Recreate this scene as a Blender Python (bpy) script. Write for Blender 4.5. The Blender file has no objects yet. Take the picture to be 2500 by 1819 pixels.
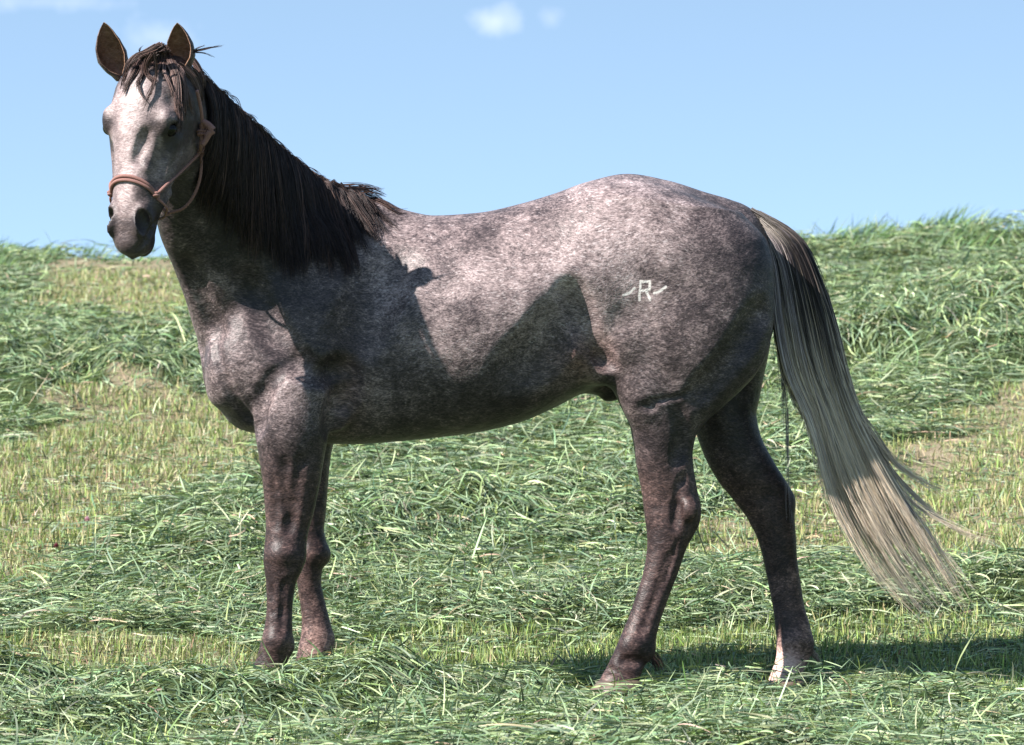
import bpy, math, random
import numpy as np
from mathutils import Vector, Matrix
from mathutils.bvhtree import BVHTree

rng = np.random.default_rng(11)
random.seed(11)
S = bpy.context.scene
COL = S.collection

# ------------------------------------------------------------------ camera, sky, sun
CAM_Y, CAM_Z, FPX = 13.0, 0.986, 9360.0          # camera stands 13 m off, lens in pixels of a 2268 wide picture
cam_d = bpy.data.cameras.new('camera')
cam = bpy.data.objects.new('camera', cam_d); COL.objects.link(cam)
cam.location = (0, -CAM_Y, CAM_Z); cam.rotation_euler = (math.radians(90), 0, 0)
cam_d.sensor_width = 36.0; cam_d.lens = 36.0 * FPX / 2268.0
cam_d.clip_start = 0.1; cam_d.clip_end = 3000
cam_d.dof.use_dof = True; cam_d.dof.focus_distance = 12.8; cam_d.dof.aperture_fstop = 9.0
S.camera = cam

SUN_DIR = Vector((-0.63, -0.365, 0.612)).normalized()   # towards the sun
sun_el = math.asin(SUN_DIR.z); sun_az = math.atan2(SUN_DIR.x, SUN_DIR.y)
sun_d = bpy.data.lights.new('sun', 'SUN'); sun_d.energy = 5.0; sun_d.angle = math.radians(0.5)
sun_d.color = (1.0, 0.945, 0.885)
sun = bpy.data.objects.new('sun', sun_d); COL.objects.link(sun)
sun.rotation_euler = SUN_DIR.to_track_quat('Z', 'Y').to_euler(); sun.location = (-6, -3, 6)

world = bpy.data.worlds.new('World'); S.world = world; world.use_nodes = True
wn, wl = world.node_tree.nodes, world.node_tree.links
wn.clear()
wo = wn.new('ShaderNodeOutputWorld'); bg = wn.new('ShaderNodeBackground')
sky = wn.new('ShaderNodeTexSky'); sky.sky_type = 'NISHITA'; sky.sun_disc = False
sky.sun_elevation = sun_el; sky.sun_rotation = sun_az
sky.altitude = 1500; sky.air_density = 1.0; sky.dust_density = 0.0; sky.ozone_density = 2.5
bg.inputs['Strength'].default_value = 0.096
# the air over the hill is clear and deep blue right down to the grass
stc = wn.new('ShaderNodeTexCoord'); sm_ = wn.new('ShaderNodeVectorMath'); sm_.operation = 'MULTIPLY_ADD'
wl.new(stc.outputs['Generated'], sm_.inputs[0]); sm_.inputs[1].default_value = (1, 1, 2.6); sm_.inputs[2].default_value = (0, 0, .30)
sn_ = wn.new('ShaderNodeVectorMath'); sn_.operation = 'NORMALIZE'; wl.new(sm_.outputs[0], sn_.inputs[0]); wl.new(sn_.outputs[0], sky.inputs['Vector'])
YAW = 0.13                                        # the horse stands a little turned, forehand nearer
def W(u, v, y):
    """place at depth y (measured across the horse) that is seen at u, v of the photograph"""
    y = y + YAW * (u - 1134.0) / 720.0; d = CAM_Y + y
    return np.array([(u - 1134.0) / FPX * d, y, CAM_Z + (825.0 - v) / FPX * d])
# small fair-weather clouds, placed by direction in the sky
wtc = wn.new('ShaderNodeTexCoord')
cn = wn.new('ShaderNodeTexNoise'); cn.inputs['Scale'].default_value = 110; cn.inputs['Detail'].default_value = 6
cn.inputs['Roughness'].default_value = 0.6
wl.new(wtc.outputs['Generated'], cn.inputs['Vector'])
def sky_math(op, a, b=None, clamp=False):
    m = wn.new('ShaderNodeMath'); m.operation = op; m.use_clamp = clamp
    for i, q in enumerate((a, b)):
        if q is None: continue
        if isinstance(q, (int, float)): m.inputs[i].default_value = q
        else: wl.new(q, m.inputs[i])
    return m.outputs[0]
cloud = None
for (u, v, ru, rv, amt) in [(1098, 48, 64, 44, .22), (1222, 40, 34, 28, .10), (350, 80, 110, 50, .14), (110, 5, 190, 24, .14)]:
    d = np.array([(u - 1134) / FPX, 1.0, (825 - v) / FPX])
    mp = wn.new('ShaderNodeVectorMath'); mp.operation = 'SUBTRACT'
    wl.new(wtc.outputs['Generated'], mp.inputs[0]); dn = d / np.linalg.norm(d); mp.inputs[1].default_value = tuple(dn)
    ms = wn.new('ShaderNodeVectorMath'); ms.operation = 'MULTIPLY'
    wl.new(mp.outputs[0], ms.inputs[0]); ms.inputs[1].default_value = (FPX / ru, FPX / ru * .2, FPX / rv)
    ln = wn.new('ShaderNodeVectorMath'); ln.operation = 'LENGTH'; wl.new(ms.outputs[0], ln.inputs[0])
    f = sky_math('SUBTRACT', 1.0, ln.outputs['Value'])
    f = sky_math('ADD', f, sky_math('MULTIPLY', sky_math('SUBTRACT', cn.outputs['Fac'], .5), 2.2))
    f = sky_math('MULTIPLY', f, 0.9, True)
    f = sky_math('MULTIPLY', f, amt)
    cloud = f if cloud is None else sky_math('MAXIMUM', cloud, f)
hs = wn.new('ShaderNodeHueSaturation'); hs.inputs['Saturation'].default_value = 0.80; hs.inputs['Hue'].default_value = 0.483; hs.inputs['Value'].default_value = 1.26
wl.new(sky.outputs[0], hs.inputs['Color'])
cm = wn.new('ShaderNodeMixRGB'); cm.inputs[2].default_value = (7.8, 7.6, 8.6, 1)
wl.new(cloud, cm.inputs[0]); wl.new(hs.outputs[0], cm.inputs[1])
wl.new(cm.outputs[0], bg.inputs['Color']); wl.new(bg.outputs[0], wo.inputs['Surface'])

S.view_settings.view_transform = 'Standard'; S.view_settings.look = 'None'
S.view_settings.exposure = 1.47; S.view_settings.gamma = 1.0
S.render.engine = 'CYCLES'

# ------------------------------------------------------------------ helpers
def tag(o, label=None, cat=None, group=None, kind=None):
    if label: o['label'] = label
    if cat: o['category'] = cat
    if group: o['group'] = group
    if kind: o['kind'] = kind
    return o

def mesh_obj(name, verts, faces, mat, parent=None, attrs=None, smooth=True):
    """verts (N,3) array, faces (M,k) array of equal sized faces or list of arrays"""
    me = bpy.data.meshes.new(name)
    verts = np.asarray(verts, np.float32)
    fl = faces if isinstance(faces, list) else [faces]
    fl = [np.asarray(f, np.int32) for f in fl if len(f)]
    me.vertices.add(len(verts)); me.vertices.foreach_set('co', verts.ravel())
    idx = np.concatenate([f.ravel() for f in fl])
    sizes = np.concatenate([np.full(len(f), f.shape[1], np.int32) for f in fl])
    starts = np.concatenate([[0], np.cumsum(sizes)[:-1]]).astype(np.int32)
    me.loops.add(len(idx)); me.loops.foreach_set('vertex_index', idx)
    me.polygons.add(len(sizes)); me.polygons.foreach_set('loop_start', starts); me.polygons.foreach_set('loop_total', sizes)
    if smooth: me.polygons.foreach_set('use_smooth', np.ones(len(sizes), bool))
    for an, arr in (attrs or {}).items():
        arr = np.asarray(arr, np.float32)
        if arr.ndim == 1:
            a = me.attributes.new(an, 'FLOAT', 'POINT'); a.data.foreach_set('value', arr)
        else:
            if arr.shape[1] == 3: arr = np.concatenate([arr, np.ones((len(arr), 1), np.float32)], 1)
            a = me.attributes.new(an, 'FLOAT_COLOR', 'POINT'); a.data.foreach_set('color', arr.ravel())
    me.update(calc_edges=True)
    o = bpy.data.objects.new(name, me); COL.objects.link(o)
    if mat: me.materials.append(mat)
    if parent: o.parent = parent
    return o

class NT:
    """small node-tree helper"""
    def __init__(s, name):
        s.m = bpy.data.materials.new(name); s.m.use_nodes = True
        s.n, s.l = s.m.node_tree.nodes, s.m.node_tree.links
        s.b = s.n['Principled BSDF']; s.out = s.n['Material Output']
    def node(s, t, **kw):
        x = s.n.new(t)
        for k, v in kw.items(): setattr(x, k, v)
        return x
    def put(s, q, sock):
        if hasattr(q, 'is_output'): s.l.new(q, sock)
        else: sock.default_value = q
    def math(s, op, a, b=0.0, clamp=False, c=None):
        x = s.node('ShaderNodeMath', operation=op, use_clamp=clamp); s.put(a, x.inputs[0]); s.put(b, x.inputs[1])
        if c is not None: s.put(c, x.inputs[2])
        return x.outputs[0]
    def mix(s, f, a, b, mode='MIX'):
        x = s.node('ShaderNodeMixRGB', blend_type=mode); s.put(f, x.inputs[0]); s.put(a, x.inputs[1]); s.put(b, x.inputs[2])
        return x.outputs[0]
    def attr(s, name):
        x = s.node('ShaderNodeAttribute'); x.attribute_name = name; return x
    def noise(s, vec, scale, detail=3, rough=.5):
        x = s.node('ShaderNodeTexNoise'); s.put(vec, x.inputs['Vector'])
        x.inputs['Scale'].default_value = scale; x.inputs['Detail'].default_value = detail; x.inputs['Roughness'].default_value = rough
        return x.outputs['Fac']
    def mapping(s, vec, rot=(0, 0, 0), scale=(1, 1, 1)):
        x = s.node('ShaderNodeMapping'); s.put(vec, x.inputs['Vector'])
        x.inputs['Rotation'].default_value = rot; x.inputs['Scale'].default_value = scale
        return x.outputs[0]
    def ramp(s, f, stops):
        x = s.node('ShaderNodeValToRGB'); s.put(f, x.inputs[0]); e = x.color_ramp.elements
        while len(e) < len(stops): e.new(.5)
        for q, (p, c) in zip(e, stops): q.position = p; q.color = c if len(c) == 4 else (*c, 1)
        return x.outputs[0]

def catmull(pts, n):
    """resample rows of pts (K,D) smoothly at n values"""
    P = np.asarray(pts, float); K = len(P)
    d = np.zeros(K); d[1:] = np.cumsum(np.maximum(np.linalg.norm(np.diff(P[:, :min(3, P.shape[1])], axis=0), axis=1), 1e-6))
    d /= d[-1]
    t = np.linspace(0, 1, n); m = np.zeros_like(P)
    m[1:-1] = (P[2:] - P[:-2]) / (d[2:] - d[:-2])[:, None]
    m[0] = (P[1] - P[0]) / (d[1] - d[0]); m[-1] = (P[-1] - P[-2]) / (d[-1] - d[-2])
    i = np.clip(np.searchsorted(d, t, side='right') - 1, 0, K - 2)
    h = (d[i + 1] - d[i])[:, None]; s = ((t - d[i]) / (d[i + 1] - d[i]))[:, None]
    return ((2*s**3 - 3*s**2 + 1) * P[i] + (s**3 - 2*s**2 + s) * h * m[i] + (-2*s**3 + 3*s**2) * P[i+1] + (s**3 - s**2) * h * m[i+1])

def pchip(x, y, xq):
    """shape keeping cubic interpolation"""
    x = np.asarray(x, float); y = np.asarray(y, float); h = np.diff(x); dl = np.diff(y) / h
    m = np.zeros_like(y); m[0] = dl[0]; m[-1] = dl[-1]
    for i in range(1, len(x) - 1):
        if dl[i-1] * dl[i] > 0:
            w1 = 2*h[i] + h[i-1]; w2 = h[i] + 2*h[i-1]
            m[i] = (w1 + w2) / (w1 / dl[i-1] + w2 / dl[i])
    xq = np.clip(xq, x[0], x[-1]); i = np.clip(np.searchsorted(x, xq, side='right') - 1, 0, len(x) - 2)
    s = (xq - x[i]) / h[i]
    return (2*s**3-3*s**2+1)*y[i] + (s**3-2*s**2+s)*h[i]*m[i] + (-2*s**3+3*s**2)*y[i+1] + (s**3-s**2)*h[i]*m[i+1]

def sstep(a, b, x):
    t = np.clip((x - a) / (b - a), 0, 1); return t * t * (3 - 2 * t)

_nz = [(rng.normal(size=2), rng.uniform(0, 6.28)) for _ in range(60)]
def wave2(x, y, scale, k0=0, n=8):
    """smooth pseudo noise about -1..1"""
    r = np.zeros(np.broadcast(x, y).shape)
    for (d, ph) in _nz[k0:k0 + n]: r = r + np.sin((d[0] * x + d[1] * y) * scale + ph)
    return r / math.sqrt(n) 

# ------------------------------------------------------------------ the field: terrain
_yy = np.linspace(-60, 400, 9201)
_sl = 0.131 * sstep(0.05, 0.9, _yy) * (1 - sstep(12.2, 15.5, _yy)) - 0.10 * sstep(14.5, 18, _yy) * (1 - sstep(40, 70, _yy))
_zz = np.cumsum(_sl) * (_yy[1] - _yy[0])
def zbase(x, y):
    return np.interp(y, _yy, _zz) + 0.021 * np.clip(x, -30, 30) * sstep(2, 12, y) * (1 - sstep(20, 60, y))
_gy = np.linspace(-4, 14.2, 1500)
_gv = 825 - (zbase(0 * _gy, _gy) - CAM_Z) * FPX / (CAM_Y + _gy)
def G(u, v):
    """ground place of a feature seen at u, v while laying the field out"""
    y = np.interp(-v, -_gv, _gy); return ((u - 1134) / FPX * (CAM_Y + y), y)
MOUNDS = []     # swaths of cut grass: x0,y0,x1,y1,half width,height
def swath(pts, hw, h):
    g = [G(*p) for p in pts]
    for a, b in zip(g[:-1], g[1:]): MOUNDS.append((*a, *b, hw, h))
swath([(-700, 1600), (500, 1585), (760, 1560)], .42, .13)
swath([(760, 1560), (1250, 1670), (2300, 1680), (3200, 1660)], .34, .025)
swath([(-900, 890), (0, 870), (430, 840), (900, 850)], .75, .20)
swath([(1700, 800), (2050, 800), (2700, 750)], 1.4, .22)
swath([(500, 1210), (900, 1150), (1400, 1140), (1750, 1030)], .55, .12)
swath([(300, 1330), (900, 1330), (1500, 1340), (2700, 1330)], .35, .06)
swath([(-600, 560), (100, 560), (330, 560)], .8, .04)
swath([(1820, 535), (2200, 525), (2900, 525)], 1.0, .055)
def mound(x, y):
    z = np.zeros(np.broadcast(x, y).shape)
    for (x0, y0, x1, y1, hw, h) in MOUNDS:
        dx, dy = x1 - x0, y1 - y0
        t = np.clip(((x - x0) * dx + (y - y0) * dy) / (dx*dx + dy*dy), 0, 1)
        d = np.hypot(x - x0 - t * dx, y - y0 - t * dy) / hw
        z = np.maximum(z, h * np.exp(-d**2 * 1.3))
    z = z * (1 + .28 * wave2(x, y, 1.7, 0) + .26 * wave2(x, y, 5.0, 8) + .20 * wave2(x, y, 11.0, 34))
    return np.maximum(z, 0)
def terrain(x, y):
    near = 1 - sstep(18, 30, np.hypot(x, y))
    z = zbase(x, y) + .012 * wave2(x, y, 2.2, 16) * near + mound(x, y)
    return z

POLY = [  # mown stubble between the swaths: outline and how much straw shows
    (.75, [(110, 600), (430, 560), (440, 690), (300, 715), (150, 690), (60, 640)]),
    (.7, [(-500, 1010), (0, 965), (300, 890), (480, 880), (600, 960), (580, 1020), (430, 1060), (330, 1140), (200, 1230), (0, 1330), (-500, 1400)]),
    (.75, [(2060, 980), (2160, 930), (2290, 875), (2700, 850), (2700, 1230), (2268, 1235), (1780, 1280), (1530, 1250), (1545, 1150), (1780, 1090), (1900, 1050)]),
    (.5, [(-500, 1420), (0, 1435), (250, 1405), (420, 1395), (600, 1440), (560, 1500), (300, 1530), (60, 1495), (-500, 1490)]),
    (.12, [(740, 1420), (1000, 1395), (1180, 1430), (1300, 1450), (1300, 1520), (1120, 1520), (800, 1500)]),
    (1.0, [(2030, 1010), (2090, 962), (2170, 955), (2150, 1000), (2100, 1040), (2040, 1045)]),
    (.14, [(1300, 1420), (1850, 1400), (2700, 1390), (2700, 1560), (2268, 1555), (1850, 1540), (1300, 1530)]),
]
def stubble_mask(x, y):
    """1 where the ground is mown stubble, and how strawy"""
    gx = np.asarray(x, float); gy = np.asarray(y, float)
    d = CAM_Y + gy
    u = 1134 + gx * FPX / d; v = 825 - (zbase(gx, gy) - CAM_Z) * FPX / d
    u = u + 34 * wave2(gx, gy, 6.0, 24) + 14 * wave2(gx, gy, 17., 30); v = v + 16 * wave2(gx, gy, 5.0, 40) + 5 * wave2(gx, gy, 16., 32)
    m = np.zeros(u.shape); st = np.zeros(u.shape)
    for (s, poly) in POLY:
        ins = np.zeros(u.shape, bool); P = poly
        for (x0, y0), (x1, y1) in zip(P, P[1:] + P[:1]):
            c = ((y0 > v) != (y1 > v)) & (u < (x1 - x0) * (v - y0) / ((y1 - y0) or 1e-9) + x0)
            ins ^= c
        m = np.where(ins, 1., m); st = np.where(ins, s, st)
    return m, st

def build_ground():
    def axis(lo, hi, step, far, n):
        inner = np.arange(lo, hi + step, step)
        q = np.geomspace(step * 2, far, n)
        return np.concatenate([(lo - q)[::-1], inner, hi + q])
    xs = axis(-5.5, 5.5, .05, 500, 40); ys = axis(-4.5, 19, .05, 700, 40)
    X, Y = np.meshgrid(xs, ys, indexing='ij'); Z = terrain(X, Y)
    n, m = X.shape; i = np.arange(n * m).reshape(n, m)
    F = np.stack([i[:-1, :-1], i[1:, :-1], i[1:, 1:], i[:-1, 1:]], -1).reshape(-1, 4)
    sm, st = stubble_mask(X.ravel(), Y.ravel())
    t = NT('field_soil'); tc = t.node('ShaderNodeTexCoord').outputs['Object']
    a = t.attr('straw').outputs['Fac']; n1 = t.noise(tc, 14, 5, .6); n2 = t.noise(tc, 70, 4, .6)
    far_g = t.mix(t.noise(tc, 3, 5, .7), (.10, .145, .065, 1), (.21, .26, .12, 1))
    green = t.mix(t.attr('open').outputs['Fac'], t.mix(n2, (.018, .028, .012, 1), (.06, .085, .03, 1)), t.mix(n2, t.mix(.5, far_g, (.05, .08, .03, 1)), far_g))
    soil = t.mix(n2, (.13, .10, .065, 1), (.47, .38, .27, 1))
    f = t.math('MULTIPLY', a, t.math('ADD', t.math('MULTIPLY', n1, 1.3), .2), True)
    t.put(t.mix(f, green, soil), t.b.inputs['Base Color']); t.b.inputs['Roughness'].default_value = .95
    t.b.inputs['Specular IOR Level'].default_value = .1
    bp = t.node('ShaderNodeBump'); bp.inputs['Strength'].default_value = .6; bp.inputs['Distance'].default_value = .02
    t.put(n2, bp.inputs['Height']); t.put(bp.outputs[0], t.b.inputs['Normal'])
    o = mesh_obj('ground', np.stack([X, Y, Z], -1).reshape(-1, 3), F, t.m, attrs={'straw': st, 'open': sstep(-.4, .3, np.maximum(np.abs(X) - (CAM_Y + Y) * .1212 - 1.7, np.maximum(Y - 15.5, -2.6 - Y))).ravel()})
    tag(o, 'sloping hay field ground under the cut grass', 'ground', kind='structure')

def blade_mat():
    t = NT('grass_blade'); c = t.attr('col').outputs['Color']
    t.put(c, t.b.inputs['Base Color']); t.b.inputs['Roughness'].default_value = .5; t.b.inputs['Specular IOR Level'].default_value = .28
    tr = t.node('ShaderNodeBsdfTranslucent'); t.put(t.mix(1.0, c, (.95, 1.0, .45, 1), 'MULTIPLY'), tr.inputs['Color'])
    mx = t.node('ShaderNodeMixShader'); mx.inputs[0].default_value = .20
    t.l.new(t.b.outputs[0], mx.inputs[1]); t.l.new(tr.outputs[0], mx.inputs[2]); t.l.new(mx.outputs[0], t.out.inputs['Surface'])
    return t.m

def blades(name, mat, C, width, color, roll, tipw=.15):
    """C (N,P,3) centre lines -> one ribbon per blade"""
    N, P, _ = C.shape
    T = np.gradient(C, axis=1); T /= np.linalg.norm(T, axis=2, keepdims=True) + 1e-9
    up = np.zeros_like(T); up[..., 2] = 1
    side = np.cross(T, up); ln = np.linalg.norm(side, axis=2, keepdims=True)
    rnd = np.stack([np.cos(roll * 7), np.sin(roll * 7), 0 * roll], -1)[:, None, :]
    side = np.where(ln > .25, side / np.maximum(ln, 1e-6), rnd)
    nrm = np.cross(side, T); ca, sa = np.cos(roll)[:, None, None], np.sin(roll)[:, None, None]
    side = side * ca + nrm * sa
    prof = np.interp(np.linspace(0, 1, P), [0, .25, .6, 1], [.65, 1, .85, tipw])[None, :, None]
    w = width[:, None, None] * prof * .5
    V = np.stack([C - side * w, C + side * w], 2).reshape(-1, 3)
    base = (np.arange(N) * P * 2)[:, None]; k = (np.arange(P - 1) * 2)[None]
    a = base + k
    F = np.stack([a, a + 1, a + 3, a + 2], -1).reshape(-1, 4)
    if color.ndim == 2: color = np.repeat(color[:, None], P, 1)
    colr = np.repeat(color[:, :, None], 2, 2).reshape(-1, 3)
    return mesh_obj(name, V, F, mat, attrs={'col': colr})

def view_sample(n, ymin, ymax, margin, power=1.0):
    """places over the part of the field that can be seen, denser nearby"""
    y = ymin + (ymax - ymin) * rng.random(n) ** power
    hw = (CAM_Y + y) * (1134 / FPX) + margin
    x = rng.uniform(-1, 1, n) * hw
    return x, y

def pick(cols, probs, n, jit=.25):
    c = np.asarray(cols)[rng.choice(len(cols), n, p=probs)]
    return np.clip(c * (1 + rng.normal(0, jit, (n, 1))) * (1 + rng.normal(0, .07, (n, 3))), .004, .8)

HOOF_SPOTS = [tuple(W(1372, 1540, -.127)[:2]), tuple(W(1738, 1520, .127)[:2])]   # grass is trodden down at the hind feet
def build_grass():
    mat = blade_mat()
    # --- cut grass lying in swaths
    P = 6
    def lying(n, ymin, ymax, margin, power, lmin, lmax, wmul, thick, keep_fn, up_prob):
        x, y = view_sample(n, ymin, ymax, margin, power)
        m, st = stubble_mask(x, y)
        dens = np.clip(.62 + .55 * wave2(x, y, 3.4, 26) + .35 * wave2(x, y, 9, 10), .38, 1)
        k = rng.random(n) < np.where(m > .5, np.where(st < .2, .36, np.where(st > .9, .04, .17)), dens)
        if keep_fn is not None: k &= keep_fn(x, y)
        for (hx, hy) in HOOF_SPOTS: k &= (np.hypot((x - hx) / .22, (y - hy + .20) / .38) > 1) | (rng.random(n) < .12)
        x, y, m = x[k], y[k], m[k]; n = len(x)
        L = (lmin + (lmax - lmin) * rng.random(n) ** 2.3) * np.where(m > .5, .7, 1)
        ang = 1.1 * wave2(x, y, 1.5, 12) + .5 * wave2(x, y, 5, 44) + rng.normal(0, .95, n) + np.where(rng.random(n) < .5, 0, math.pi)
        tilt = rng.normal(.01, .11, n); upm = rng.random(n) < up_prob; tilt = np.where(upm, rng.uniform(.3, 1.1, n), tilt)
        bend = rng.normal(0, 1.2, n); arc = np.abs(rng.normal(0, .055, n)) + .01
        t = np.linspace(0, 1, P)[None]
        a = ang[:, None] + bend[:, None] * (t - .5)
        ch = np.cos(tilt)[:, None] * L[:, None] / (P - 1)
        px = x[:, None] + np.concatenate([np.zeros((n, 1)), np.cumsum(np.cos(a[:, 1:]) * ch, 1)], 1)
        py = y[:, None] + np.concatenate([np.zeros((n, 1)), np.cumsum(np.sin(a[:, 1:]) * ch, 1)], 1)
        lump = np.clip(.55 + .45 * wave2(x, y, 4.2, 20) + .3 * wave2(x, y, 11, 50), .12, 1.6)
        h0 = rng.random(n) ** .8 * thick * lump * np.where(m > .5, .25, 1)
        pz = terrain(px, py) + h0[:, None] + L[:, None] * (np.sin(tilt)[:, None] * t + arc[:, None] * 4 * t * (1 - t) * .8 - .5 * arc[:, None] * t * t)
        pz = np.maximum(pz, terrain(px, py) + .004)
        C = np.stack([px, py, pz], -1)
        w = rng.uniform(.003, .0072, n) * wmul
        c = pick([(.105, .16, .088), (.165, .23, .132), (.235, .305, .14), (.30, .365, .205), (.05, .085, .052), (.38, .42, .28), (.44, .34, .24)],
                 [.22, .28, .20, .16, .07, .05, .02], n)
        return C, w, c
    A = [lying(300000, -2.6, 2.2, 1.7, 1.0, .04, .155, .88, .072, None, .05),
         lying(240000, 2.2, 7.5, 1.8, 1.15, .045, .19, 1.05, .080, None, .05),
         lying(220000, 7.5, 15.5, 2.4, 1.1, .05, .19, 1.35, .085, None, .07)]
    C = np.concatenate([q[0] for q in A]); w = np.concatenate([q[1] for q in A]); c = np.concatenate([q[2] for q in A])
    o = blades('cut_grass', mat, C, w, c, rng.uniform(-1.2, 1.2, len(w)))
    tag(o, 'green cut grass lying in loose swaths across the field', 'cut grass', kind='stuff')
    # --- short upright stubble
    def upright(n, ymin, ymax, margin, power, hmin, hmax, wmul):
        x, y = view_sample(n, ymin, ymax, margin, power); m, st = stubble_mask(x, y)
        k = rng.random(n) < np.where(m > .5, np.where(st > .9, .3, 1.0), .06)
        for (hx, hy) in HOOF_SPOTS: k &= (np.hypot((x - hx) / .20, (y - hy + .18) / .34) > 1) | (rng.random(n) < .35)
        x, y, st = x[k], y[k], st[k]; n = len(x); P = 4
        L = rng.uniform(hmin, hmax, n) * (.75 + .35 * wave2(x, y, 7, 36).clip(-1, 1)); t = np.linspace(0, 1, P)[None]
        a = rng.uniform(0, 2 * math.pi, n); lean = np.abs(rng.normal(0, .30, n))
        hx = (lean[:, None] * t + .35 * lean[:, None] * t * t) * L[:, None]
        px = x[:, None] + np.cos(a)[:, None] * hx; py = y[:, None] + np.sin(a)[:, None] * hx
        pz = terrain(x, y)[:, None] - .005 + L[:, None] * t * np.cos(lean)[:, None]
        cg = pick([(.18, .26, .075), (.28, .36, .11), (.37, .41, .18), (.11, .18, .06)], [.35, .3, .2, .15], n)
        cs = pick([(.42, .37, .21), (.36, .29, .18), (.52, .47, .33), (.36, .23, .16)], [.4, .25, .2, .15], n)
        straw = rng.random(n) < st * .34
        tip = np.where(straw[:, None], cs, cg)
        bot = np.where(rng.random((n, 1)) < .5 * st[:, None] + .1, cs * .9, cg * .8)
        tt = np.linspace(0, 1, P)[None, :, None] ** 1.3
        return np.stack([px, py, pz], -1), rng.uniform(.0025, .005, n) * wmul, bot[:, None] * (1 - tt) + tip[:, None] * tt
    A = [upright(130000, -2.6, 2.6, 1.6, 1.0, .025, .075, 1.0), upright(170000, 2.6, 13, 1.9, 1.1, .03, .085, 1.3)]
    C = np.concatenate([q[0] for q in A]); w = np.concatenate([q[1] for q in A]); c = np.concatenate([q[2] for q in A])
    o = blades('stubble_grass', mat, C, w, c, rng.uniform(-3, 3, len(w)))
    tag(o, 'short mown yellow green stubble standing between the swaths', 'stubble', kind='stuff')
    # --- standing grass along the crest of the hill
    n = 20000; x = rng.uniform(-6, 6, n); y = rng.uniform(13.0, 15.8, n)
    tuft = wave2(x, 0 * y, 4.0, 28) + .7 * wave2(x, y * .4, 11, 3); k = rng.random(n) < np.clip(.12 + .38 * tuft + .16 * (x > 2.1), .03, 1)
    x, y, tuft = x[k], y[k], tuft[k]; n = len(x); P = 5; t = np.linspace(0, 1, P)[None]
    L = rng.uniform(.04, .10, n) * (1 + .5 * np.clip(tuft, 0, 2)) * np.where(x > 2.0, 1.15, .6)
    a = rng.normal(.1, .5, n); lean = np.abs(rng.normal(.55, .25, n))
    hx = (lean[:, None] * t + .5 * lean[:, None] * t * t) * L[:, None]
    C = np.stack([x[:, None] + np.cos(a)[:, None] * hx, y[:, None] + np.sin(a)[:, None] * hx, terrain(x, y)[:, None] + .05 + L[:, None] * t * np.cos(lean)[:, None]], -1)
    c = pick([(.08, .15, .06), (.12, .20, .07), (.20, .27, .10)], [.45, .4, .15], n)
    o = blades('standing_grass', mat, C, rng.uniform(.004, .009, n), c, rng.uniform(-3, 3, n))
    tag(o, 'wispy standing grass along the crest of the hill', 'grass', kind='stuff')

# ------------------------------------------------------------------ the horse: body as one implicit surface
HL = 0.60                                           # head length
PSI, PIT, ROL = math.radians(25), math.radians(9), math.radians(2.5)
_f0 = np.array([-math.sin(PSI), -math.cos(PSI), 0]); _l0 = np.array([math.cos(PSI), -math.sin(PSI), 0]); _up = np.array([0, 0, 1.])
_h = -_up * math.cos(PIT) + _f0 * math.sin(PIT); _f = _f0 * math.cos(PIT) + _up * math.sin(PIT)
HH = _h * math.cos(ROL) - _l0 * math.sin(ROL); HLAT = _l0 * math.cos(ROL) + _h * math.sin(ROL); HF = _f
HEAD_Y = -0.565
SC = 0.94
HO = W(307, 127, HEAD_Y)
def head_world(s, l, f): return HO + HH * (s * SC) + HLAT * l + HF * f
def head_local(P):
    d = P - HO; return d @ HH / SC, d @ HLAT, d @ HF

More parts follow.
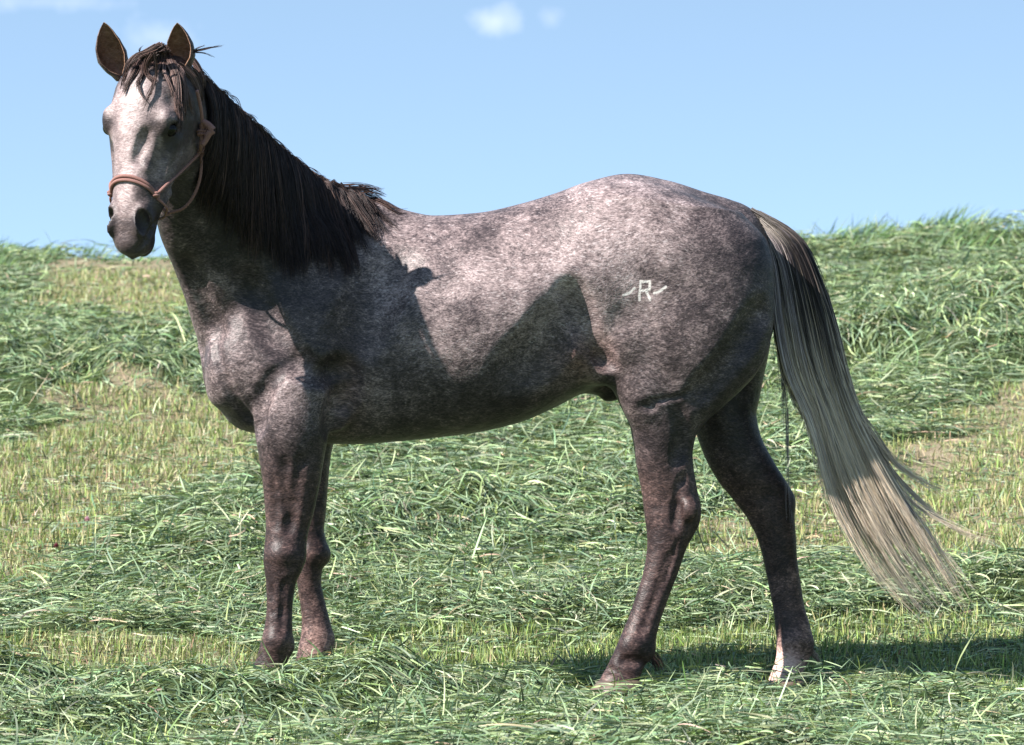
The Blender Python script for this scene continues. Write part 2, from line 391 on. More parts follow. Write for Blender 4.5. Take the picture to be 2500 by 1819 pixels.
class Field:
    def __init__(s, lo, hi, h):
        s.lo = np.array(lo); s.h = h; s.n = np.ceil((np.array(hi) - s.lo) / h).astype(int) + 1
        s.D = np.full(s.n, .5, np.float32)
        s.ax = [(s.lo[i] + h * np.arange(s.n[i])).astype(np.float32) for i in range(3)]
    def sl(s, lo, hi):
        a = np.clip(np.floor((np.array(lo) - s.lo) / s.h).astype(int), 0, s.n); b = np.clip(np.ceil((np.array(hi) - s.lo) / s.h).astype(int) + 1, 0, s.n)
        return tuple(slice(int(p), int(q)) for p, q in zip(a, b))
    def xyz(s, sl):
        return (s.ax[0][sl[0]][:, None, None], s.ax[1][sl[1]][None, :, None], s.ax[2][sl[2]][None, None, :])
    def add(s, fn, lo, hi, k):
        sl = s.sl(lo, hi); d = fn(*s.xyz(sl)).astype(np.float32); a = s.D[sl]
        hh = np.clip(.5 + .5 * (a - d) / k, 0, 1); s.D[sl] = a * (1 - hh) + d * hh - k * hh * (1 - hh)
    def cut(s, fn, lo, hi, k):
        sl = s.sl(lo, hi); d = -fn(*s.xyz(sl)).astype(np.float32); a = s.D[sl]
        hh = np.clip(.5 - .5 * (a - d) / k, 0, 1); s.D[sl] = a * (1 - hh) + d * hh + k * hh * (1 - hh)
    def ell(s, c, r, R=None, k=.03, cut=False):
        """ellipsoid with axes R (rows) at c"""
        c = np.asarray(c, float); r = np.asarray(r, float); R = np.eye(3) if R is None else np.asarray(R)
        ext = np.sqrt(((R * r[:, None]) ** 2).sum(0)) + k + .012
        def fn(X, Y, Z):
            x, y, z = X - c[0], Y - c[1], Z - c[2]
            q = [(R[i, 0] * x + R[i, 1] * y + R[i, 2] * z) / r[i] for i in range(3)]
            kk = np.sqrt(q[0]**2 + q[1]**2 + q[2]**2); g = np.sqrt((q[0]/r[0])**2 + (q[1]/r[1])**2 + (q[2]/r[2])**2)
            return kk * (kk - 1) / np.maximum(g, 1e-4)
        (s.cut if cut else s.add)(fn, c - ext, c + ext, k)
    def capsule(s, a, b, ra, rb, k=.02, cut=False):
        a = np.asarray(a, float); b = np.asarray(b, float); ab = b - a; L2 = ab @ ab; m = max(ra, rb) + k + .012
        def fn(X, Y, Z):
            x, y, z = X - a[0], Y - a[1], Z - a[2]
            t = np.clip((x * ab[0] + y * ab[1] + z * ab[2]) / L2, 0, 1)
            return np.sqrt((x - t*ab[0])**2 + (y - t*ab[1])**2 + (z - t*ab[2])**2) - (ra + (rb - ra) * t)
        (s.cut if cut else s.add)(fn, np.minimum(a, b) - m, np.maximum(a, b) + m, k)

def rot_pic(deg, yaw=0.0):
    """axes: first along a line turned deg up from +x in the picture plane, second towards the viewer, third across"""
    a = math.radians(deg); b = math.radians(yaw)
    e1 = np.array([math.cos(a), 0, math.sin(a)]); e3 = np.array([-math.sin(a), 0, math.cos(a)]); e2 = np.array([0, 1., 0])
    return np.stack([e1 * math.cos(b) + e2 * math.sin(b), e2 * math.cos(b) - e1 * math.sin(b), e3])

TORSO = [  # u, top v, bottom v, half width, narrowing of the top, power
    (462, 790, 850, .03, 0, 2), (475, 740, 880, .085, 0, 2), (505, 680, 915, .145, .1, 2.1), (560, 600, 955, .19, .25, 2.2),
    (640, 530, 975, .215, .35, 2.2), (720, 480, 983, .225, .5, 2.2), (790, 452, 984, .235, .62, 2.1), (850, 454, 980, .25, .62, 2.1),
    (900, 466, 976, .268, .5, 2.1), (960, 477, 970, .285, .35, 2.1), (1060, 471, 957, .302, .25, 2.15), (1150, 452, 936, .305, .22, 2.2),
    (1230, 428, 902, .300, .2, 2.2), (1300, 403, 868, .290, .2, 2.2), (1390, 385, 850, .272, .22, 2.15), (1480, 400, 845, .258, .3, 2.1),
    (1560, 425, 840, .245, .35, 2.1), (1630, 447, 830, .215, .35, 2.0), (1680, 482, 800, .165, .3, 2.0), (1708, 545, 750, .10, .1, 2), (1718, 600, 690, .04, 0, 2)]
FRONT_NEAR = [(700, 560, 760, -.12, .09), (780, 560, 765, -.14, .10), (850, 562, 752, -.152, .105), (900, 566, 738, -.155, .100), (960, 566, 730, -.155, .088), (1000, 571, 721, -.15, .078),
    (1061, 580, 711, -.146, .066), (1100, 584, 703, -.143, .060), (1138, 587, 695, -.142, .054), (1175, 588, 684, -.14, .049), (1200, 586, 680, -.14, .050),
    (1234, 583, 679, -.14, .051), (1262, 585, 670, -.14, .047), (1292, 589, 656, -.14, .039), (1350, 590, 648, -.14, .033), (1385, 586, 648, -.14, .035),
    (1419, 578, 648, -.14, .041), (1446, 571, 644, -.14, .039), (1470, 563, 636, -.14, .036), (1500, 550, 632, -.14, .045)]
FRONT_FAR = [(700, 610, 760, .12, .09), (850, 605, 760, .15, .10), (960, 612, 745, .155, .088), (1000, 620, 735, .15, .078), (1061, 630, 728, .146, .066), (1138, 640, 722, .142, .054),
    (1175, 646, 718, .14, .049), (1205, 648, 723, .14, .051), (1234, 648, 722, .14, .051), (1265, 652, 714, .14, .045), (1292, 658, 712, .14, .038), (1340, 665, 722, .14, .033),
    (1375, 668, 731, .14, .036), (1408, 666, 739, .14, .041), (1435, 660, 738, .14, .039), (1462, 654, 732, .14, .037), (1490, 645, 728, .14, .045)]
HIND_NEAR = [(470, 1330, 1640, -.10, .13), (540, 1288, 1700, -.125, .155), (600, 1278, 1713, -.135, .160), (680, 1284, 1714, -.142, .158), (750, 1305, 1706, -.148, .148), (800, 1335, 1690, -.152, .135),
    (830, 1355, 1672, -.154, .125), (860, 1370, 1645, -.155, .115), (895, 1389, 1608, -.155, .103), (930, 1395, 1568, -.155, .092), (969, 1400, 1540, -.155, .080), (1005, 1406, 1534, -.155, .070), (1043, 1412, 1537, -.155, .060),
    (1088, 1421, 1545, -.155, .053), (1120, 1425, 1552, -.155, .051), (1137, 1427, 1553, -.155, .051), (1160, 1430, 1549, -.155, .050), (1177, 1432, 1541, -.155, .048), (1216, 1433, 1520, -.155, .042), (1266, 1425, 1503, -.155, .037),
    (1315, 1410, 1484, -.155, .034), (1365, 1393, 1466, -.155, .035), (1400, 1378, 1456, -.155, .039), (1425, 1368, 1451, -.155, .042), (1449, 1357, 1442, -.155, .041), (1475, 1345, 1428, -.155, .037), (1500, 1331, 1418, -.155, .042), (1515, 1322, 1416, -.155, .047)]
HIND_FAR = [(470, 1360, 1640, .10, .13), (600, 1310, 1705, .135, .16), (750, 1400, 1706, .148, .148), (830, 1470, 1692, .154, .125), (890, 1510, 1680, .155, .105), (920, 1527, 1675, .155, .098), (969, 1545, 1686, .155, .084), (1018, 1564, 1711, .155, .072),
    (1068, 1592, 1742, .155, .062), (1098, 1617, 1757, .155, .054), (1125, 1638, 1760, .155, .052), (1147, 1655, 1760, .155, .050), (1192, 1677, 1763, .155, .045), (1241, 1691, 1766, .155, .039), (1290, 1701, 1773, .155, .035),
    (1340, 1711, 1781, .155, .034), (1389, 1717, 1795, .155, .039), (1419, 1720, 1801, .155, .042), (1445, 1720, 1797, .155, .040), (1464, 1717, 1790, .155, .037), (1490, 1708, 1778, .155, .040), (1510, 1700, 1772, .155, .046)]

def build_horse_field():
    h = .006
    F = Field((-1.33, -.96, .02), (.98, .47, 2.02), h)
    # trunk
    T = np.array([(W(u, 825, 0)[0], W(u, a, 0)[2], W(u, b, 0)[2], w, nr, p) for (u, a, b, w, nr, p) in TORSO])
    def torso(X, Y, Z):
        x = X.ravel(); c = [pchip(T[:, 0], T[:, i], x)[:, None, None] for i in range(1, 6)]
        Y = Y - YAW * X; zc = (c[0] + c[1]) / 2; hz = (c[0] - c[1]) / 2; t = (Z - zc) / hz
        w = c[2] * (1 - c[3] * np.clip(t, 0, 1.2) ** 2)
        # the widest part of a barrel lies a little below its middle
        p = c[4]; kk = (np.abs(Y / w) ** p + np.abs(t) ** p) ** (1 / p); r = np.sqrt(Y**2 + (Z - zc)**2)
        d = r * (1 - 1 / np.maximum(kk, .02))
        ex = np.maximum(T[0, 0] - X, X - T[-1, 0])
        return np.maximum(np.maximum(d, -.3) * .93, ex)
    F.add(torso, (T[0, 0] - .1, -.50, W(0, 1000, 0)[2] - .14), (T[-1, 0] + .1, .47, W(0, 380, 0)[2] + .14), .02)
    # limbs, as stacks of horizontal ellipses
    def limb(rows, ztop, k):
        R = []
        for (v, ul, ur, y, wy) in rows:
            y = y * (np.interp(v, [800, 1000], [1, .82]) if ul > 1200 else 1)
            a = W(ul, v, y); b = W(ur, v, y); R.append(((a[2] + b[2]) / 2, (a[0] + b[0]) / 2, (a[1] + b[1]) / 2, (b[0] - a[0]) / 2, wy))
        R = np.array(R[::-1]); m = .06
        def fn(X, Y, Z):
            z = Z.ravel(); cx, cy, a, b = [pchip(R[:, 0], R[:, i], z)[None, None, :] for i in range(1, 5)]
            dx = X - cx; dy = Y - cy; kk = np.sqrt((dx / a)**2 + (dy / b)**2); g = np.sqrt((dx / a**2)**2 + (dy / b**2)**2)
            d = kk * (kk - 1) / np.maximum(g, 1e-4) * .9
            d = np.maximum(d, R[0, 0] - Z)
            return np.maximum(d, (Z - R[-1, 0]) * .8)
        F.add(fn, (R[:, 1].min() - R[:, 3].max() - m, min(R[:, 2] - R[:, 4]) - m, R[0, 0] - .02), (R[:, 1].max() + R[:, 3].max() + m, max(R[:, 2] + R[:, 4]) + m, R[-1, 0] + .16), k)
    limb(FRONT_FAR, 0, .03); limb(HIND_FAR, 0, .03)
    limb(FRONT_NEAR, 0, .028); limb(HIND_NEAR, 0, .022)
    # neck: ellipses swept from the shoulder to the poll, bending towards the viewer
    NK = [((830, 452, 0), (520, 930, 0), .17), ((745, 420, -.01), (452, 780, -.03), .165), ((672, 374, -.07), (424, 690, -.09), .14), ((590, 305, -.16), (394, 605, -.15), .118),
          ((515, 238, -.27), (366, 530, -.23), .100), ((450, 180, -.395), (374, 460, -.30), .088), ((395, 130, -.485), (402, 350, -.375), .078)]
    rows = []
    for (t, b, w) in NK: rows.append([*W(*t), *W(*b), w])
    NR = catmull(np.array(rows), 70); cen = (NR[:, :3] + NR[:, 3:6]) / 2
    loN = np.minimum(NR[:, :3], NR[:, 3:6]).min(0) - .16; hiN = np.maximum(NR[:, :3], NR[:, 3:6]).max(0) + .16
    sl = F.sl(loN, hiN); tmp = np.full([q.stop - q.start for q in sl], .5, np.float32)
    for i in range(len(NR)):
        e1 = NR[i, :3] - NR[i, 3:6]; a = np.linalg.norm(e1) / 2; e1 /= 2 * a
        tn = cen[min(i + 1, len(NR) - 1)] - cen[max(i - 1, 0)]; e2 = np.cross(e1, tn); e2 /= np.linalg.norm(e2); e3 = np.cross(e1, e2)
        w = NR[i, 6]; tau = .06; c = cen[i]
        ext = np.sqrt((e1 * a)**2 + (e2 * w)**2 + (e3 * tau)**2) + .10
        s2 = F.sl(c - ext, c + ext); s2 = tuple(slice(max(p.start, q.start), min(p.stop, q.stop)) for p, q in zip(s2, sl))
        X, Y, Z = F.xyz(s2); x, y, z = X - c[0], Y - c[1], Z - c[2]
        p1 = (e1[0]*x + e1[1]*y + e1[2]*z) / a; p2 = e2[0]*x + e2[1]*y + e2[2]*z; p3 = (e3[0]*x + e3[1]*y + e3[2]*z) / tau
        ww = w * (1 - .42 * np.clip(p1, 0, 1.2)); p2 = p2 / ww
        kk = np.sqrt(p1**2 + p2**2 + p3**2); g = np.sqrt((p1/a)**2 + (p2/ww)**2 + (p3/tau)**2); d = kk * (kk - 1) / np.maximum(g, 1e-3)
        ls = tuple(slice(p.start - q.start, p.stop - q.start) for p, q in zip(s2, sl)); tmp[ls] = np.minimum(tmp[ls], d)
    a = F.D[sl]; k = .07; hh = np.clip(.5 + .5 * (a - tmp) / k, 0, 1); F.D[sl] = a * (1 - hh) + tmp * hh - k * hh * (1 - hh)
    # muscles
    E = F.ell
    for sg in (-1, 1):
        E(W(555, 800, sg * .115), (.115, .085, .14), rot_pic(-60), .05)            # point of shoulder
        E(W(522, 850, sg * .075), (.06, .07, .09), rot_pic(-60), .04)             # breast
        E(W(690, 760, sg * .155), (.14, .075, .20), rot_pic(-28), .06)             # triceps
        E(W(640, 640, sg * .12), (.11, .06, .20), rot_pic(-30), .07)               # shoulder blade
        E(W(640, 930, sg * .165), (.085, .07, .12), rot_pic(5), .04)               # forearm head
        E(W(735, 905, sg * .15), (.045, .05, .07), rot_pic(20), .03)               # elbow
        E(W(1370, 560, sg * .16), (.15, .10, .17), rot_pic(-20), .12)             # hip
        E(W(1480, 560, sg * .13), (.22, .135, .18), rot_pic(-20), .07)             # rump
        E(W(1560, 660, sg * .135), (.17, .13, .22), rot_pic(10), .05)              # thigh
    E(W(1375, 760, -.165), (.085, .095, .14), rot_pic(-35), .05)
    F.capsule(W(1640, 496, 0), W(1735, 570, 0), .040, .026, .04)                   # dock                    # stifle
    E(W(1420, 850, -.165), (.08, .085, .13), rot_pic(10), .04)
    E(W(1330, 850, 0), (.10, .055, .035), rot_pic(-22), .03)                       # sheath
    E(W(1349, 872, 0), (.022, .028, .026), rot_pic(-60), .018)
    # hocks, knees: bones under the skin
    for (yy, pts) in ((-.155, [(1528, 1128, .026)]), (.155, [(1738, 1112, .028), (1682, 1150, .022)])):
        for (u, v, r) in pts: E(W(u, v, yy - .028), (r, r * .7, r * 1.25), None, .02)
    for (yy, u, v) in ((-.14, 622, 1228), (.14, 690, 1225)):
        E(W(u + 4, v, yy - .018), (.042, .042, .036), None, .02); E(W(u + 26, v + 4, yy), (.022, .03, .028), None, .02)
    for (u, v, y, r_) in ((1438, 1440, -.127, .028), (1788, 1428, .127, .028), (640, 1428, -.14, .026), (728, 1418, .14, .026)):
        E(W(u - 8, v, y), (r_, r_ * .95, r_ * 1.2), rot_pic(20), .018)
    for (u, v, y) in ((1400, 1428, -.155), (1758, 1420, .10), (612, 1420, -.17)): E(W(u, v, y), (.030, .018, .030), None, .02)
    # grooves between the muscles, laid on the near surface
    def skin_at(u, v):
        ys = np.arange(-.75, .4, .003); P = np.array([W(u, v, y) for y in ys]); I = np.clip(((P - F.lo) / F.h).round().astype(int), 0, F.n - 1)
        q = np.nonzero(F.D[I[:, 0], I[:, 1], I[:, 2]] < 0)[0]; return P[q[0]] if len(q) else P[len(P) // 2]
    def groove(path, r, depth, k):
        P = [skin_at(*q) + np.array([0, -(r - depth + .1625 * k), 0]) for q in catmull(np.array(path, float), 4 * len(path))]
        for p, q in zip(P[:-1], P[1:]): F.capsule(p, q, r, r, k, cut=True)
    for g in (([(470, 745), (487, 820), (520, 890), (552, 932)], .014, .004, .018), ([(567, 952), (577, 890), (602, 838), (650, 802)], .020, .0055, .025), ([(418, 590), (445, 670), (478, 735)], .025, .006, .03),
              ([(772, 815), (766, 880), (745, 952)], .03, .007, .04), ([(545, 620), (592, 715), (650, 795)], .03, .004, .05), ([(655, 800), (715, 828), (765, 820)], .025, .004, .04), ([(870, 560), (820, 660), (790, 760)], .05, .005, .08),
              ([(630, 1025), (632, 1095), (641, 1175)], .018, .0022, .016), ([(670, 1020), (655, 1095), (642, 1170)], .018, .0022, .016), ([(603, 1060), (609, 1165)], .014, .0012, .014),
              ([(630, 1296), (626, 1390)], .012, .0025, .010), ([(600, 1300), (606, 1380)], .008, .0015, .008),
              ([(1175, 850), (1225, 790), (1285, 705)], .11, .0035, .06), ([(1262, 640), (1280, 690), (1304, 752), (1336, 800)], .03, .003, .04), ([(1328, 790), (1352, 815)], .02, .010, .02), ([(1435, 890), (1500, 880), (1546, 862)], .008, .0045, .008), ([(1500, 905), (1515, 960), (1505, 1030)], .02, .004, .025),
              ([(1693, 690), (1640, 780), (1548, 888)], .03, .003, .05), ([(1418, 900), (1450, 905)], .012, .003, .012),
              ([(1518, 1050), (1500, 1105), (1496, 1165)], .012, .004, .014), ([(1482, 1230), (1452, 1320), (1422, 1400)], .013, .003, .010), ([(1375, 1462), (1425, 1468)], .012, .004, .012), ([(1345, 1480), (1400, 1500)], .010, .002, .010), ([(1420, 1240), (1395, 1340)], .008, .0025, .008), ([(1500, 1200), (1470, 1300)], .006, .002, .006)):
        groove(*g)
    # ------- head
    H = np.array([  # s, dorsal f, ventral f, half width, power
        (-.05, -.13, -.17, .03, 2), (-.02, -.075, -.215, .07, 2), (.03, -.03, -.26, .108, 2.1), (.09, -.006, -.290, .126, 2.3), (.15, .006, -.302, .128, 2.5), (.20, .005, -.298, .121, 2.5), (.26, -.002, -.272, .111, 2.5),
        (.32, -.008, -.235, .101, 2.5), (.38, -.013, -.198, .091, 2.5), (.44, -.016, -.172, .078, 2.4), (.49, -.020, -.158, .063, 2.2), (.53, -.028, -.152, .060, 2.2), (.565, -.043, -.148, .056, 2.2), (.59, -.066, -.135, .042, 2), (.605, -.09, -.11, .015, 2)])
    cs = np.array([head_world(s, l, f) for s in (-.1, .66) for l in (-.16, .16) for f in (-.36, .08)])
    def head(X, Y, Z):
        x, y, z = X - HO[0], Y - HO[1], Z - HO[2]
        s = (HH[0]*x + HH[1]*y + HH[2]*z) / SC; l = HLAT[0]*x + HLAT[1]*y + HLAT[2]*z; f = HF[0]*x + HF[1]*y + HF[2]*z
        sq = np.linspace(H[0, 0], H[-1, 0], 400); tb = [pchip(H[:, 0], H[:, i], sq) for i in range(1, 5)]
        ft, fb, w, p = [np.interp(s, sq, q) for q in tb]
        fc = (ft + fb) / 2; hf = (ft - fb) / 2; t = (f - fc) / hf
        w = w * (1 - .30 * sstep(.15, -.95, t) * (1 - sstep(.40, .50, s)) - .08 * sstep(.45, 1.0, t) * (1 - sstep(.2, .3, s)) - .22 * sstep(.1, 1.0, t) * sstep(.2, .34, s) * (1 - sstep(.47, .54, s)))
        kk = (np.abs(l / w)**p + np.abs(t)**p)**(1 / p); r = np.sqrt(l*l + (f - fc)**2); d = r * (1 - 1 / np.maximum(kk, .02))
        ex = np.maximum(np.maximum(H[0, 0] - s, s - H[-1, 0]), 0)
        return d * .95 + ex
    F.add(head, cs.min(0), cs.max(0), .03)
    R3 = np.stack([HH, HLAT, HF])
    hw = head_world
    def Rl(deg, sg=1):   # head axes turned about the lateral one
        a = math.radians(deg); return np.stack([HH * math.cos(a) + HF * math.sin(a), HLAT, -HH * math.sin(a) + HF * math.cos(a)])
    for sg in (-1, 1):
        E(hw(.205, sg * .052, -.19), (.115, .040, .095), Rl(8), .03)                 # cheek muscle
        E(hw(.185, sg * .097, -.040), (.042, .020, .026), R3, .03)                  # brow
        F.capsule(hw(.235, sg * .103, -.090), hw(.36, sg * .070, -.085), .013, .009, .022)   # facial crest
        E(hw(.115, sg * .108, -.035), (.03, .014, .02), R3, .025, cut=True)           # hollow above the eye
        E(hw(.35, sg * .086, -.050), (.075, .016, .018), Rl(-3), .025, cut=True)     # side of the nose bone
        E(hw(.213, sg * .122, -.052), (.024, .018, .017), Rl(12), .008, cut=True)   # eye socket
        E(hw(.500, sg * .050, -.052), (.052, .022, .040), Rl(14), .02)               # nostril wing
        Rn = np.stack([HH * .88 + HLAT * sg * .22 - HF * .42, HLAT * .9 * sg - HH * .2, HF])
        Rn[0] /= np.linalg.norm(Rn[0]); Rn[1] -= Rn[0] * (Rn[0] @ Rn[1]); Rn[1] /= np.linalg.norm(Rn[1]); Rn[2] = np.cross(Rn[0], Rn[1])
        E(hw(.512, sg * .060, -.038), (.044, .019, .028), Rn, .008, cut=True)        # nostril
        F.capsule(hw(.455, sg * .066, -.100), hw(.40, sg * .078, -.13), .008, .01, .02)
    E(hw(.572, 0, -.082), (.034, .045, .042), R3, .02)                               # upper lip
    E(hw(.545, 0, -.147), (.050, .037, .028), Rl(-8), .015)                          # lower lip and chin
    groove([(326, 298), (317, 325), (308, 354)], .020, .008, .018); groove([(346, 489), (336, 512), (320, 537), (304, 556)], .008, .006, .006)
    P = [skin_at(*q) + np.array([0, .004, 0]) for q in ((341, 298), (335, 326), (321, 352), (324, 374))]
    for p, q in zip(P[:-1], P[1:]): F.capsule(p, q, .0075, .0065, .010)
    P = [skin_at(*q) + np.array([0, .006, 0]) for q in ((352, 268), (366, 262), (384, 264), (396, 276))]        # upper eyelid
    for p, q in zip(P[:-1], P[1:]): F.capsule(p, q, .010, .010, .008)
    return F, NR[:, :3], NR[:, 3:6]

def surface_nets(F):
    D, n, h = F.D, F.n, F.h
    ins = D < 0; cnt = np.zeros(n - 1, np.uint8)
    for i in (0, 1):
        for j in (0, 1):
            for k in (0, 1): cnt += ins[i:n[0]-1+i, j:n[1]-1+j, k:n[2]-1+k]
    act = (cnt > 0) & (cnt < 8); I = np.argwhere(act); idx = np.full(n - 1, -1, np.int32); idx[act] = np.arange(len(I))
    acc = np.zeros((len(I), 3)); num = np.zeros(len(I))
    cor = {(i, j, k): D[I[:, 0] + i, I[:, 1] + j, I[:, 2] + k] for i in (0, 1) for j in (0, 1) for k in (0, 1)}
    for ax in range(3):
        for p in (0, 1):
            for q in (0, 1):
                c0 = [0, 0, 0]; o = [m for m in range(3) if m != ax]; c0[o[0]] = p; c0[o[1]] = q; c1 = list(c0); c1[ax] = 1
                a, b = cor[tuple(c0)], cor[tuple(c1)]; m = (a < 0) != (b < 0)
                t = np.where(m, a / np.where(m, a - b, 1), 0); pt = np.tile(np.array(c0, float), (len(I), 1)); pt[:, ax] = t
                acc += np.where(m[:, None], pt, 0); num += m
    V = F.lo + h * (I + acc / num[:, None])
    Q = []
    for ax in range(3):
        o = [m for m in range(3) if m != ax]; sa = [slice(1, -1)] * 3; sb = [slice(1, -1)] * 3
        sa[ax] = slice(0, -1); sb[ax] = slice(1, None); A, B = ins[tuple(sa)], ins[tuple(sb)]
        E = np.argwhere(A != B); fl = A[A != B]
        E = E + np.array([0 if m == ax else 1 for m in range(3)])
        def cell(p, q):
            c = E.copy(); c[:, o[0]] -= p; c[:, o[1]] -= q; return idx[c[:, 0], c[:, 1], c[:, 2]]
        f = np.stack([cell(0, 0), cell(1, 0), cell(1, 1), cell(0, 1)], -1)
        if ax == 1: fl = ~fl
        f = np.where(fl[:, None], f, f[:, ::-1]); Q.append(f)
    Q = np.concatenate(Q); Q = Q[(Q >= 0).all(1)]
    # Taubin smoothing
    e = np.concatenate([Q[:, [0, 1]], Q[:, [1, 2]], Q[:, [2, 3]], Q[:, [3, 0]]]); N = len(V)
    deg = np.bincount(e[:, 0], minlength=N) + np.bincount(e[:, 1], minlength=N)
    for it in range(6):
        lam = .5 if it % 2 == 0 else -.52
        s = np.stack([np.bincount(e[:, 0], V[e[:, 1], c], N) + np.bincount(e[:, 1], V[e[:, 0], c], N) for c in range(3)], -1)
        V = V + lam * (s / deg[:, None] - V)
    return V, Q

TONE = [(560, 450, .04), (430, 560, .1), (400, 500, .16), (500, 560, .04), (480, 400, .02), (480, 640, .42), (500, 760, .42), (480, 860, .38), (540, 800, .42), (560, 920, .28), (600, 650, .12), (700, 700, .24), (620, 830, .36), (628, 900, .5), (720, 800, .24),  # neck tones painted darker than the coat to deepen the shade there
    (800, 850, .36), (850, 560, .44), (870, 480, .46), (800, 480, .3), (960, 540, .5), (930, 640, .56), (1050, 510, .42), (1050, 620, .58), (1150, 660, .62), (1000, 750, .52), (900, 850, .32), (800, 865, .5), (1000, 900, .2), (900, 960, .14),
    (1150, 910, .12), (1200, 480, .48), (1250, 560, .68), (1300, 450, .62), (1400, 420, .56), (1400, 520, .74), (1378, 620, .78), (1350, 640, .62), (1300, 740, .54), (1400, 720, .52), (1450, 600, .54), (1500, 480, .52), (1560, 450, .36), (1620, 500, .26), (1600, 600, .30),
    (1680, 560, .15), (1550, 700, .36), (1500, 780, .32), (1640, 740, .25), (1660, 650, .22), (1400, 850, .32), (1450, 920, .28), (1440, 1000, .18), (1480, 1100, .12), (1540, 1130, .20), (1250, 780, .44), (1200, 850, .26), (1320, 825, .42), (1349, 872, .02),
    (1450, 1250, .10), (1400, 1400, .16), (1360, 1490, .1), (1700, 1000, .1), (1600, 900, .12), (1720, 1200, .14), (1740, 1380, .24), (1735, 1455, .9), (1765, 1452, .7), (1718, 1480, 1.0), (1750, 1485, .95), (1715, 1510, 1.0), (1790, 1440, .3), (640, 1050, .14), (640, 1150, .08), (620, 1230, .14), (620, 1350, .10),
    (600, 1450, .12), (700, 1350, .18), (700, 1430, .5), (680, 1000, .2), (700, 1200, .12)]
HTONE = [  # s, l, f, tone, skin (1 = dark bare skin; also paints shade in mouth line and nostrils)
    (.02, 0, -.03, .5, 0), (.08, 0, 0, .68, 0), (.15, 0, 0, .76, 0), (.15, -.09, -.02, .7, 0), (.15, .09, -.02, .62, 0), (.22, 0, 0, .78, 0), (.30, .012, -.01, .82, 0), (.36, .012, -.01, .84, 0), (.44, 0, -.02, .76, 0), (.48, .0, -.02, .56, .1),
    (.25, .07, -.03, .55, 0), (.25, -.07, -.03, .65, 0), (.34, -.05, -.03, .62, 0), (.34, .06, -.04, .45, 0), (.42, .05, -.05, .30, 0), (.42, -.05, -.05, .5, 0), (.53, 0, -.03, .38, .3), (.57, .0, -.06, .40, .4), (.57, .035, -.09, .34, .35), (.57, -.035, -.09, .4, .3), (.59, 0, -.1, .2, .7),
    (.51, .055, -.05, .06, .9), (.51, -.055, -.05, .06, .9), (.50, .05, -.11, .22, .3), (.588, .05, -.128, 0, 1), (.565, .06, -.126, 0, 1), (.54, .066, -.122, 0, 1), (.515, .068, -.119, 0, 1), (.49, .07, -.117, .02, .9), (.54, 0, -.16, .1, .8), (.54, .04, -.14, .1, .75), (.40, .06, -.15, .40, 0), (.30, .08, -.12, .42, 0), (.25, .09, -.2, .42, 0), (.15, .1, -.2, .38, 0), (.08, .09, -.2, .28, 0), (.2, .06, -.29, .32, 0),
    (.213, .122, -.052, .03, 1), (.213, -.122, -.052, .03, 1), (.228, .118, -.045, .05, .9), (.228, -.118, -.045, .05, .9), (.205, .122, -.065, .05, .8), (.205, -.122, -.065, .05, .8), (.235, .115, -.06, .12, .6), (.235, -.115, -.06, .12, .6), (.18, .11, -.03, .6, 0), (.05, .08, -.12, .2, 0), (.05, -.08, -.12, .3, 0), (.3, -.08, -.1, .45, 0)]

